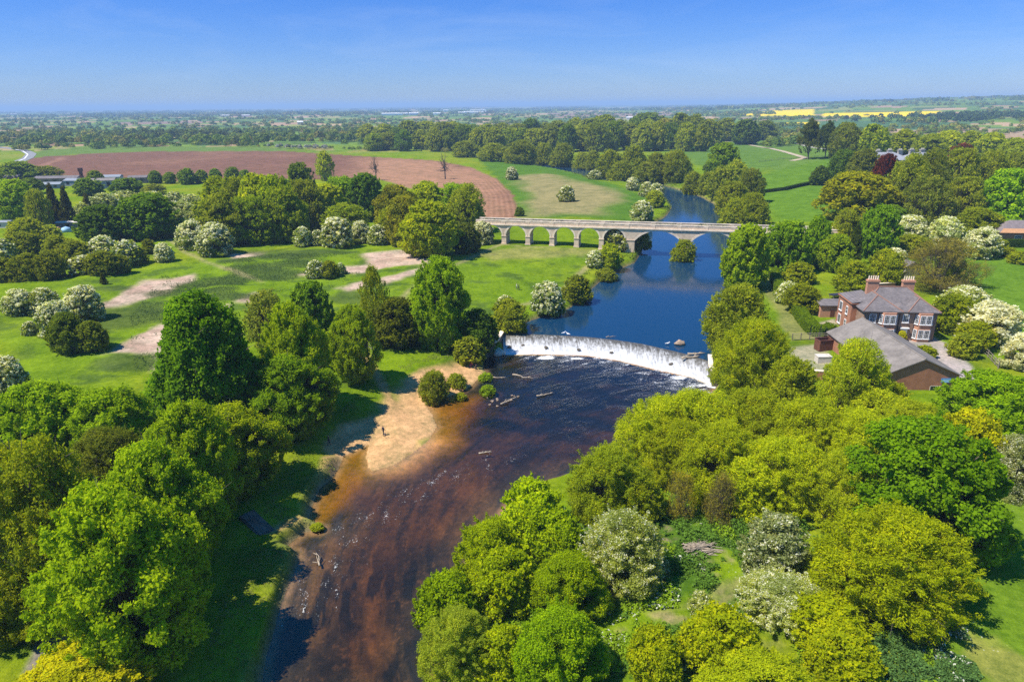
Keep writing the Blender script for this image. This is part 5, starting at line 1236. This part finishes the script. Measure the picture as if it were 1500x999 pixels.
p = on(84, 338); o = MB().box(-1.2, 1.2, -.8, .8, -.2, 1.0).box(-.7, .9, -.5, .5, 1.002, 1.4).build('crate_stack', M['terracotta']); o.location = tuple(p); tag(o, 'orange brown pile of crates beside the blue tent', 'crates')
shed(5, 333, 8, 5, 2.4, 0, M['render'], M['sheetmetal'], 'pale caravan like hut at the photo edge below the bright tree', name='hut', cat='hut', pitch=.5)

M['oldstone'] = simple_mat('old_stone', (.33, .30, .26), .9, .25, .5)
# ------------------------------------------------------------------ the mansion
p = on(1318, 244); ms = empty('mansion', (p[0], p[1], p[2] - 3.0), rad(10), 'grey stone mansion with pale roofs showing above the copper beech', 'mansion')
MB().box(-26, 26, -7, 9, -3, 7.5).build('wall', M['oldstone'], ms)
rm = simple_mat('lead_roof', (.30, .30, .31), .6, .15, .4)
rz_ = MB(); v, f_, a, c = hip(-26, 2, -7, 9, 7.52, 4.5, .4); rz_.add(v, f_); v, f_, a, c = hip(2.9, 26, -7, 9, 7.56, 3.8, .4); rz_.add(v, f_)
rm_ = rz_.build('roof', rm, ms)
for x, y_ in ((-15, 3), (-6, 4), (0, 2), (10, 4), (17, 3)):
    c = MB().box(x - 1.5, x + 1.5, y_ - .8, y_ + .8, 7.5, 12.6).box(x - 1.75, x + 1.75, y_ - 1.0, y_ + 1.0, 12.602, 13.1).build('chimney', M['oldstone'], ms)
    pt = MB()
    for k in range(3): pt.tube([(x - .9 + .9 * k, y_, 13.1), (x - .9 + .9 * k, y_, 14.0)], [.28, .24], 6)
    pt.build('chimney_pots', M['render'], c)
for k in range(8):
    for z in (1.6, 5.2): window(ms, MX(-22 + k * 6.2, -7.02, z), 1.7, 2.6, 2, 3, .2)
shed(1296, 219, 22, 9, 4.5, .1, M['render'], M['tan_tile'], 'tan roofed lodge behind the mansion roof', name='lodge', cat='house', pitch=3)

# ------------------------------------------------------------------ pale track, bend of the main road
def strip(name, pts, wid, mat, dz, z=4.0):
    P = resample(np.array([on(a, b)[:2] for a, b in pts]), 40); t = np.gradient(P, axis=0); t /= np.hypot(*t.T)[:, None]; nn = np.stack([-t[:, 1], t[:, 0]], 1); V = []; fs = []
    for i in range(40):
        for u in (-.5, -.17, .17, .5):
            q = P[i] + nn[i] * u * wid; V.append((q[0], q[1], max(hz(q[0], q[1]), hz(*P[i])) + dz))
    for i in range(39):
        for k in range(3): fs.append((i * 4 + k, i * 4 + k + 1, i * 4 + 5 + k, i * 4 + 4 + k))
    o = MB().add(V, fs).build(name, mat, None, True); tag(o, kind='structure'); return P
asph = simple_mat('grey_asphalt', (.23, .225, .22), .9, .12, .1); paint = simple_mat('road_paint', (.78, .78, .76), .7, .05)  # grey road surface and white marking paint
strip('road', [(-60, 262), (-10, 249), (20, 240), (40, 232), (46, 226), (36, 221), (14, 217.5), (-20, 215)], 10, asph, .15)
strip('road_marking', [(20, 239.5), (36, 233), (41, 227), (33, 221.6), (18, 218.6)], 1.1, paint, .24)
strip('track', [(1095, 212), (1130, 218), (1160, 226), (1180, 232), (1160, 236)], 5, simple_mat('pale_track', (.42, .34, .22), .95, .2, .2), .12)
strip('track', [(1132, 205), (1170, 211), (1200, 218), (1240, 222), (1300, 222)], 5, simple_mat('limestone_track', (.55, .50, .42), .95, .2, .2), .12)

# ------------------------------------------------------------------ people
def person(loc, rz, top, legs, label, lean=0.0, sit=False, stride=.18, arms=(.25, -.15), hgt=1.75):
    o = empty('person', loc, rz, label, 'person'); k = hgt / 1.75
    V = [(0, 0, .98), (0, .0, 1.2), (0, lean * .3, 1.42), (0, lean * .5, 1.55), (0, lean * .6, 1.66), (0, lean * .62, 1.74)]; E_ = [(0, 1), (1, 2), (2, 3), (3, 4), (4, 5)]; R_ = [.15, .14, .15, .06, .095, .07]
    for s in (-1, 1):
        n = len(V)
        if sit: V += [(s * .1, 0, .95), (s * .12, -.45, .98), (s * .12, -.5, .52), (s * .12, -.68, .50)]
        else: V += [(s * .1, 0, .9), (s * .11, -s * stride * .5, .5), (s * .11, -s * stride, .07), (s * .12, -s * stride - .16, .04)]
        E_ += [(0, n), (n, n + 1), (n + 1, n + 2), (n + 2, n + 3)]; R_ += [.105, .07, .05, .045]
        n = len(V); sw = arms[0] if s < 0 else arms[1]
        V += [(s * .2, lean * .35, 1.40), (s * .26, lean * .35 - sw * .3, 1.12), (s * .25, lean * .35 - sw - .06, .90), (s * .25, lean * .35 - sw - .1, .80)]; E_ += [(2, n), (n, n + 1), (n + 1, n + 2), (n + 2, n + 3)]; R_ += [.065, .05, .036, .04]
    dz = -.5 if sit else 0
    m = bpy.data.meshes.new('person_skin'); m.from_pydata([(x * k, y * k, (z + dz) * k) for x, y, z in V], E_, []); m.update()
    t = bpy.data.objects.new('person_tmp', m); COL.objects.link(t)
    t.modifiers.new('s', 'SKIN'); sv = m.skin_vertices[0].data
    for i, r_ in enumerate(R_): sv[i].radius = (r_ * k, r_ * k * .8)
    sv[0].use_root = True; t.modifiers.new('u', 'SUBSURF').levels = 1
    dg = bpy.context.evaluated_depsgraph_get(); me = bpy.data.meshes.new_from_object(t.evaluated_get(dg)); bpy.data.objects.remove(t)
    me.materials.clear()
    for q in (M['skin'], top, legs, M['hair']): me.materials.append(q)
    for pl_ in me.polygons:
        z = pl_.center.z / k - dz; ax = abs(pl_.center.x) / k
        pl_.material_index = 3 if z > 1.72 or (z > 1.62 and pl_.center.y > .02 + lean * .6) else 0 if z > 1.50 or (ax > .2 and z < .86) else 2 if z < 1.0 else 1
        pl_.use_smooth = True
    new_obj('body', me, o); return o
def gp(px, py): p = onland(px, py); return (p[0], p[1], p[2] + .0)
person(gp(562, 638), 2.4, M['navy'], M['navy'], 'person in dark clothes standing in the middle of the sand beach', lean=.05)
person(gp(564.5, 641.5), .4, M['grey'], M['navy'], 'small child crouched close to the dark figure on the sand beach', hgt=1.0)
person(gp(482, 652), 1.9, M['navy'], M['navy'], 'person in black walking at the shaded end of the sand beach', stride=.22)
person(gp(757, 424.5), 1.2, M['cream'], M['grey'], 'walker in a pale top on the meadow near the river hawthorn', stride=.2)
person(gp(759.8, 425), 1.4, M['navy'], M['navy'], 'walker in dark clothes beside the pale walker on the meadow', stride=.2)
person(gp(691, 537), -.6, M['pink'], M['pink'], 'person in pink sitting on the earth below the weir abutment', sit=True)
person(gp(697.5, 543), .8, M['navy'], M['navy'], 'small person in dark clothes standing at the water below the abutment', hgt=1.3)

# ------------------------------------------------------------------ driftwood, boulders, gulls
def drift(px, py, z, L, a, label, seed, thick=.14):
    r = random.Random(seed); p = G(px, py, z); b = MB()
    pts = [(-L / 2 + L * k / 5, r.uniform(-.2, .2) * L * .3, .12 + r.uniform(0, .18) * L * .3) for k in range(6)]; b.tube(pts, [thick * (1.2 - .17 * k) for k in range(6)], 7)
    for k in range(4):
        i = r.randint(1, 4); q = pts[i]; e = (q[0] + r.uniform(.1, .4) * L, q[1] + r.uniform(-.3, .3) * L, q[2] + r.uniform(.02, .25) * L * .6); b.tube([q, ((q[0] + e[0]) / 2, (q[1] + e[1]) / 2 + .06, (q[2] + e[2]) / 2 + .03), e], [thick * .6, thick * .42, thick * .15], 5)
    o = b.build('driftwood', M['deadwood'], None, True); o.location = (p[0], p[1], z - .05); o.rotation_euler = (0, 0, a); tag(o, label, 'driftwood'); return o
drift(466, 820, 0, 2.6, 1.9, 'bleached forked branch in the water near the shaded inlet', 3, .10)
drift(764, 553, 0, 4.0, -.5, 'pale curved branch in the dark water below the weir', 5, .15)
drift(731, 554, 0, 2.2, -.1, 'short pale stick beside the tussock island below the weir', 6, .10)
drift(798, 579, 0, 3.4, .4, 'knotted driftwood caught in the middle of the rapids', 8, .13)
drift(745, 588, 0, 4.0, .8, 'pale branch among the stones below the tussock islands', 9, .14)
drift(1020, 519, 1.5, 3.6, .1, 'pale logs jammed on the weir crest beside the willow', 12, .22)
drift(1012, 524, 1.5, 4.2, .3, 'brown tangle of logs jammed below the pale logs on the weir crest', 13, .2)
drift(895, 494, 1.5, 2.4, .2, 'thin branch snagged on the middle of the weir crest', 14, .07)
drift(711, 664, 0, 2.0, .2, 'small pale snag in the brown shallows off the sand beach', 15, .12)
def rocks(name, px, py, z, R_, n, seed, label, mat, cat):
    r = random.Random(seed); p = G(px, py, z); b = MB()
    for k in range(n): 
        q = R_ * (1 if n == 1 else r.uniform(.5, 1)); b.ball((0 if n == 1 else r.uniform(-1, 1) * R_ * 1.5, 0 if n == 1 else r.uniform(-1, 1) * R_, q * .25), (q, q * r.uniform(.6, .9), q * r.uniform(.45, .75)), 10, 7)
    b.v = [(x + .18 * R_ * math.sin(3 * y / R_ + z_ * 4 + seed), y + .18 * R_ * math.sin(4 * x / R_ + 2 * z_), z_ * (1 + .22 * math.sin(5 * x / R_ + 3 * y / R_ + seed))) for x, y, z_ in b.v]
    o = b.build(name, mat, None, True); o.location = (p[0], p[1], z); tag(o, label, cat); return o
rocks('boulder', 996, 505, 1.5, 1.15, 1, 3, 'brown tree root boulder standing in the deep water above the weir', M['boulder'], 'boulder')
rocks('boulder', 731, 519, .1, 1.3, 1, 6, 'flat pale rock at the foot of the weir beside the dark abutment', M['coping'], 'boulder')
rocks('boulder', 444, 771, .05, 1.0, 1, 8, 'sandy stone at the mouth of the shaded inlet', M['coping'], 'boulder')
gst = 'pale stones in the shallows below the tussock islands'
for i in range(12):
    rocks('stone', 712 + 48 * random.random(), 578 + 18 * random.random(), .03, random.uniform(.12, .28), 1, i, 'pale stone breaking the shallow water below the tussock islands', M['boulder'], 'stone').__setitem__('group', gst)
gst = 'stones on the white face of the weir'
for i, (px, py) in enumerate([(746, 509), (766, 507), (800, 510), (848, 513), (896, 517), (983, 534)]):
    rocks('stone', px, py, .35, .45, 1, i, 'dark stone or snag breaking the white face of the weir', M['stone_dark'], 'stone')['group'] = gst
def gull(px, py, z, a, label):
    p = G(px, py, z); b = MB().ball((0, 0, .24), (.30, .13, .14), 8, 6).ball((.27, 0, .42), (.10, .085, .09), 8, 6).tube([(.15, 0, .28), (.25, 0, .40)], [.09, .07], 6).tube([(.35, 0, .42), (.47, 0, .40)], [.025, .008], 5).tube([(-.22, 0, .26), (-.5, 0, .25)], [.09, .02], 5)
    for s in (-.05, .05): b.tube([(0, s, .14), (0, s, 0)], [.015, .012], 4)
    o = b.build('gull', M['feather'], None, True); o.location = tuple(p); o.rotation_euler = (0, 0, a); o.scale = (1.3,) * 3; tag(o, label, 'bird'); return o
gull(826, 489.5, 1.6, .4, 'white gull on the weir crest, nearer the meadow of the two'); gull(832, 491, 1.6, 2.4, 'white gull on the weir crest, nearer the willows of the two'); gull(978, 505, 1.5, .2, 'white gull floating beside the brown boulder')
# brush heap on the rough ground
p = on(1024, 806); b = MB(); r = random.Random(4)
for k in range(110):
    a = r.uniform(0, 6.28); q = r.uniform(0, 1.3); x, y = q * math.cos(a) * 1.3, q * math.sin(a); L = r.uniform(.5, 1.4); a2 = r.uniform(-.6, .6) + .3
    b.tube([(x - L * math.cos(a2), y - L * math.sin(a2), max(.05, .8 - q * .5) + r.uniform(-.2, .1)), (x + L * math.cos(a2), y + L * math.sin(a2), max(.05, .75 - q * .5) + r.uniform(-.2, .15))], [.05, .03], 4)
o = b.build('brush_pile', M['deadwood']); o.location = tuple(p); tag(o, 'grey heap of dead branches on the green rough ground', 'brush pile')

# ------------------------------------------------------------------ undergrowth, rushes and distant woodland that nobody could count
def stuff(name, P, N, size, colr, label=None, asp=.6):
    V, Fq = quads(P, N, size, asp, rng); m = np_mesh(name, V, Fq, M['mass']); attr(m, 'col', np.repeat(np.clip(colr, 0, 1), 4, 0)); o = new_obj(name, m); o['kind'] = 'stuff'
    if label: o['label'] = label
    return o
def scatter(poly, n, z=3.0):
    P = polyG(poly, z); lo, hi = P.min(0), P.max(0); x = rng.uniform(lo[0], hi[0], n); y = rng.uniform(lo[1], hi[1], n)
    k = sdist(P, x, y) < 0; x, y = x[k], y[k]; z_, dl, du = terrain(x, y); k = (dl > .3) & (du > .3); return x[k], y[k], z_[k]
x, y, z = scatter([(640, 999), (700, 830), (840, 720), (960, 660), (1100, 700), (1260, 780), (1230, 900), (1290, 830), (1340, 880), (1390, 1060), (640, 1060)], 150000)
h_ = np.clip(fbm(x / 2.2, y / 2.2, 201, 4) - .36, 0, 1) * 3.2; px__ = np.minimum(ldist(polyG([(1068, 835), (1072, 862), (1045, 888), (1000, 903), (950, 905)], 3), x, y), 9)
k = (px__ > 1.1) & (h_ > .05) & (rng.random(len(x)) < .9) & ~((fbm(x / 4.5, y / 4.5, 97, 4) > .585) & (y > 44))
x, y, z, h_ = x[k], y[k], z[k], h_[k]; tt = fbm(x / 5, y / 5, 211, 3)[:, None]
cg = np.where(tt > .52, A(.20, .31, .010), A(.105, .20, .018)) * rng.uniform(.7, 1.3, (len(x), 1))
wh = (rng.random(len(x)) < .10) & (fbm(x / 3, y / 3, 215, 2) > .60); cg[wh] = (.6, .6, .48)
stuff('undergrowth', np.stack([x, y, z + h_ * rng.uniform(.3, 1, len(x))], 1), rng.normal(size=(len(x), 3)) * .6 + (0, 0, 1), .15, cg, 'nettles and cow parsley growing thickly on the rough floodplain')
x, y, z = scatter([(1235, 905), (1330, 880), (1430, 900), (1470, 1060), (1220, 1060)], 42000)
k = sdist(polyG([(1235, 905), (1330, 880), (1430, 900), (1470, 1060), (1220, 1060)], 3.0), x, y) < (fbm(x / 1.8, y / 1.8, 279, 4) - .78) * 7; x, y, z = x[k], y[k], z[k]
h_ = .15 + np.clip(fbm(x / 2, y / 2, 271, 4) - .3, 0, 1) * 1.6; cg = np.tile(A(.085, .165, .035), (len(x), 1)) * rng.uniform(.65, 1.4, (len(x), 1)); cg[(rng.random(len(x)) < .16) & (fbm(x / 2.2, y / 2.2, 275, 3) > .58)] = (.66, .66, .52)
stuff('nettle_bed', np.stack([x, y, z + h_ * rng.uniform(.2, 1, len(x))], 1), rng.normal(size=(len(x), 3)) * .6 + (0, 0, 1), .12, cg, 'blue green nettles with white flower heads beside the hay meadow')
x, y, z = scatter([(380, 999), (470, 720), (500, 640), (600, 560), (700, 520), (740, 520), (740, 480), (620, 500), (440, 640), (340, 800), (280, 999)], 60000)
h_ = np.clip(fbm(x / 3, y / 3, 221, 4) - .42, 0, 1) * 2.2; dB = sdist(BEACH, x, y); k = (h_ > .04) & (dB > 2)
x, y, z, h_ = x[k], y[k], z[k], h_[k]; cg = mixc(np.tile(A(.15, .23, .010), (len(x), 1)), A(.22, .22, .06), sstep(.5, .62, fbm(x / 4, y / 4, 225, 3))) * rng.uniform(.7, 1.25, (len(x), 1))
stuff('bank_grass', np.stack([x, y, z + h_ * rng.uniform(.1, .8, len(x))], 1), rng.normal(size=(len(x), 3)) * .7 + (0, 0, .8), .12, cg, 'rough grass on the river bank below the limes', .4)
# rushes in the meadow, scrub along the upper river banks
x, y, z = scatter([(190, 470), (240, 400), (380, 380), (540, 370), (520, 420), (400, 440), (250, 480), (200, 590)], 70000, 4)
q_ = np.full(len(x), 9.0)
for a, b_, rx, ry in RUSH:
    c = G(a, b_, 4); q_ = np.minimum(q_, np.hypot((x - c[0]) / rx, (y - c[1]) / (ry * 2.2)))
k = (q_ + (fbm(x / 3, y / 3, 231, 4) - .5) * 1.2 < 1) | (fbm(x / 4, y / 3, 235, 4) > .68); x, y, z = x[k], y[k], z[k]
stuff('rushes', np.stack([x, y, z + rng.uniform(0, .5, len(x))], 1), rng.normal(size=(len(x), 3)) * .7 + (0, 0, .6), .16, A(.07, .115, .028) * rng.uniform(.6, 1.5, (len(x), 1)), 'dark clumps of rushes on the hummocky meadow', .4)
xx = rng.uniform(-40, 130, 260000); yy = rng.uniform(130, 520, 260000); z_, dl, du = terrain(xx, yy); k = (du > .2) & (du < 5.5) & (dl > 4) & (fbm(xx / 5, yy / 5, 241, 3) + rng.normal(0, .03, len(xx)) > .49) & ~((np.abs((np.stack([xx, yy], 1) - VO) @ np.array([-vdir[1], vdir[0]]) - 3) < 4) & (du > 2.5))
x, y, z = xx[k], yy[k], z_[k]; h_ = 2.4 * fbm(x / 4, y / 4, 245, 3) * (1 - du[k] / 9)
stuff('bank_scrub', np.stack([x, y, z + h_ * rng.uniform(0, 1, len(x))], 1), rng.normal(size=(len(x), 3)) * .7 + (0, -.3, .6), .28, A(.16, .21, .018) * rng.uniform(.55, 1.35, (len(x), 1)), 'low scrub and reeds lining the upper river', .6)

# distant hedgerows and woods
TX, TY, TR, TH_, TC = [], [], [], [], []
def add_trees(x, y, r_, h_, c):
    TX.append(x); TY.append(y); TR.append(r_); TH_.append(h_); TC.append(c)
def lc(n, d):
    base = np.array([(.070, .115, .016), (.095, .13, .02), (.055, .10, .018), (.12, .13, .03), (.085, .14, .014)])[rng.integers(0, 5, n)]
    return base * (2.1, 1.8, 1.0) * rng.uniform(.75, 1.25, (n, 1))
n = 60000; r_ = np.exp(rng.uniform(math.log(780), math.log(9000), n)); a = rng.uniform(-.72, .72, n); x, y = r_ * np.sin(a), r_ * np.cos(a)
la_, aa_ = np.log(r_), a; w0 = (fbm(x / 300, y / 300, 5, 2) - .5) * .04
d1 = np.full(n, 1e9); d2 = np.full(n, 1e9)
for k in range(len(seeds)):
    d = np.abs(la_ - sla[k] + w0) * .55 + np.abs(aa_ - saa[k] + w0); m_ = d < d1; d2 = np.where(m_, d1, np.minimum(d2, d)); d1 = np.where(m_, d, d1)
wood = fbm(a * 9 + 3, la_ * 7, 251, 3)
keep = ((d2 - d1 < .0028) & (rng.random(n) < .46)) | ((wood > .67) & (rng.random(n) < .5))
# keep the open foreground fields and the yellow crop clear
px_ = x / y; depd = np.degrees(np.arctan2(46, r_))
keep &= ~((np.degrees(a) < -2) & (r_ < 980))
keep &= ~((px_ > .05) & (px_ < .36) & (r_ < 1000)) & ~((r_ > 1300) & (r_ < 3200) & (px_ > .28) & (px_ < .66) & (wood < .66) & (rng.random(n) < .93))
x, y, r_ = x[keep], y[keep], r_[keep]; n = len(x)
add_trees(x, y, rng.uniform(2.6, 6.5, n) * (1 + r_ / 9000), rng.uniform(4, 11, n), lc(n, r_))
# far hazy woods
n = 2600; r_ = np.exp(rng.uniform(math.log(4000), math.log(30000), n)); a = rng.uniform(-.72, .72, n); k = fbm(a * 14, np.log(r_) * 8, 261, 3) > .47; r_, a = r_[k], a[k]; n = len(r_)
add_trees(r_ * np.sin(a), r_ * np.cos(a), rng.uniform(25, 90, n) * (r_ / 8000) ** .5, rng.uniform(9, 14, n), lc(n, r_) * .8)
# hedgerow trees just beyond the ploughed field and round the road, the wooded strip on the horizon side of the mansion
def band(pts, n, wid, h0, h1, c=None):
    P = resample(np.array([onland(a, b)[:2] for a, b in pts]), 200); i = rng.integers(0, 200, n); x = P[i, 0] + rng.normal(0, wid, n); y = P[i, 1] + rng.normal(0, wid, n); h_ = rng.uniform(h0, h1, n); cc = lc(n, 0) if c is None else np.array(c) * rng.uniform(.75, 1.25, (n, 1)); add_trees(x, y, h_ * rng.uniform(.45, .65, n), h_, cc)
band([(-40, 216), (40, 212), (120, 211), (200, 210), (300, 210), (360, 212)], 120, 14, 8, 15); band([(-60, 205), (60, 203), (160, 202), (260, 203)], 150, 40, 9, 15); band([(180, 204), (260, 203), (320, 204)], 90, 22, 10, 16, (.105, .135, .025))
band([(330, 214), (420, 217), (530, 220), (620, 222), (690, 224)], 60, 8, 3, 6); band([(395, 217), (440, 218), (480, 219)], 22, 6, 4, 6, (.36, .36, .26)); band([(310, 205), (400, 204), (520, 206)], 90, 60, 7, 13)
band([(540, 205), (640, 200), (760, 196), (880, 192), (1000, 190)], 420, 60, 11, 17); band([(660, 200), (900, 196)], 150, 60, 11, 16)
band([(1360, 178), (1420, 174), (1500, 172), (1560, 172)], 260, 70, 10, 16, (.06, .10, .02)); band([(1290, 182), (1340, 180), (1370, 182)], 26, 15, 10, 16); band([(1205, 176), (1230, 176), (1260, 177)], 14, 12, 8, 13)
band([(1150, 212), (1200, 207), (1260, 204)], 50, 10, 8, 14); band([(1340, 196), (1500, 194)], 40, 12, 4, 8)
band([(960, 200), (1010, 196), (1060, 188), (1130, 186)], 60, 30, 9, 15)
TX = np.concatenate(TX); TY = np.concatenate(TY); TR = np.concatenate(TR); TH_ = np.concatenate(TH_); TC = np.concatenate(TC)
zt = terrain(TX, TY)[0]
dd = np.hypot(TX, TY); nl = np.where(dd < 1300, 150, np.where(dd < 2200, 70, np.where(dd < 5000, 30, 18)))
i = np.repeat(np.arange(len(TX)), nl); n = len(i); d = rng.normal(size=(n, 3)); d /= np.linalg.norm(d, axis=1, keepdims=True); d[:, 2] = np.abs(d[:, 2]) * 1.0 - .18
u = rng.uniform(.72, 1.02, (n, 1)); lump = .82 + .36 * _h(np.floor(np.arctan2(d[:, 1], d[:, 0]) * 1.3), np.floor(d[:, 2] * 2.5), i % 97)[:, None]
P = np.stack([TX[i], TY[i], zt[i] + TH_[i] * .38], 1) + d * u * lump * np.stack([TR[i], TR[i], TH_[i] * .62], 1)
sz = (np.where(dd < 1300, .20, np.where(dd < 2200, .27, .40)) * np.sqrt(TR * np.minimum(TR, TH_)))[i]
stuff('distant_woodland', P, d + rng.normal(size=(n, 3)) * .35, sz, TC[i] * rng.uniform(.75, 1.25, (n, 1)), 'hedgerow trees and woods fading into the distance', .8)

# ------------------------------------------------------------------ far sheds of the trading estate and farms
def farbox(px, py, L, Wd, H_, label, wall, group=None):
    p = onland(px, py); o = empty('warehouse', tuple(p), math.atan2(-p[0], p[1]), label, 'warehouse', group)
    MB().box(-L / 2, L / 2, -Wd / 2, Wd / 2, -3, H_).build('wall', wall, o); MB().profile([(-Wd / 2 - 1, H_ + .1), (Wd / 2 + 1, H_ + .1), (0, H_ + H_ * .35)], -L / 2 - 1, L / 2 + 1).xf(Matrix.Rotation(math.pi / 2, 4, 'Z')).build('roof', M['white'], o); return o
for q in [(572, 169.5, 60), (588, 169.3, 45), (606, 169, 34), (640, 169, 26), (690, 166.5, 60), (708, 166.3, 50), (700, 163, 90), (653, 163.4, 30), (676, 167.5, 26)]:
    farbox(q[0], q[1], q[2] * 1.4, 30, 9, 'long white industrial shed on the hazy plain', M['white'], 'white industrial sheds on the hazy plain')
for q in [(330, 171.5, 40), (360, 171.5, 36), (215, 162, 70), (1470, 158, 60), (20, 169, 40), (440, 183, 14), (922, 176, 18)]:
    farbox(q[0], q[1], q[2], 16, 7, 'pale roofed farm building among far hedgerows', M['render'], 'pale farm buildings among far hedgerows')

# ------------------------------------------------------------------ the air
hm = bpy.data.materials.new('haze'); hm.use_nodes = True; ht = hm.node_tree; ht.nodes.clear(); ho = ht.nodes.new('ShaderNodeOutputMaterial'); hv = ht.nodes.new('ShaderNodeVolumePrincipled')
hv.inputs['Color'].default_value = (.50, .73, 1.0, 1); hv.inputs['Density'].default_value = 1.55e-4; hv.inputs['Anisotropy'].default_value = .0
ht.links.new(hv.outputs[0], ho.inputs['Volume'])
hb = MB().box(-52000, 52000, -52000, 52000, -3, 112).build('haze', hm); hb['kind'] = 'stuff'
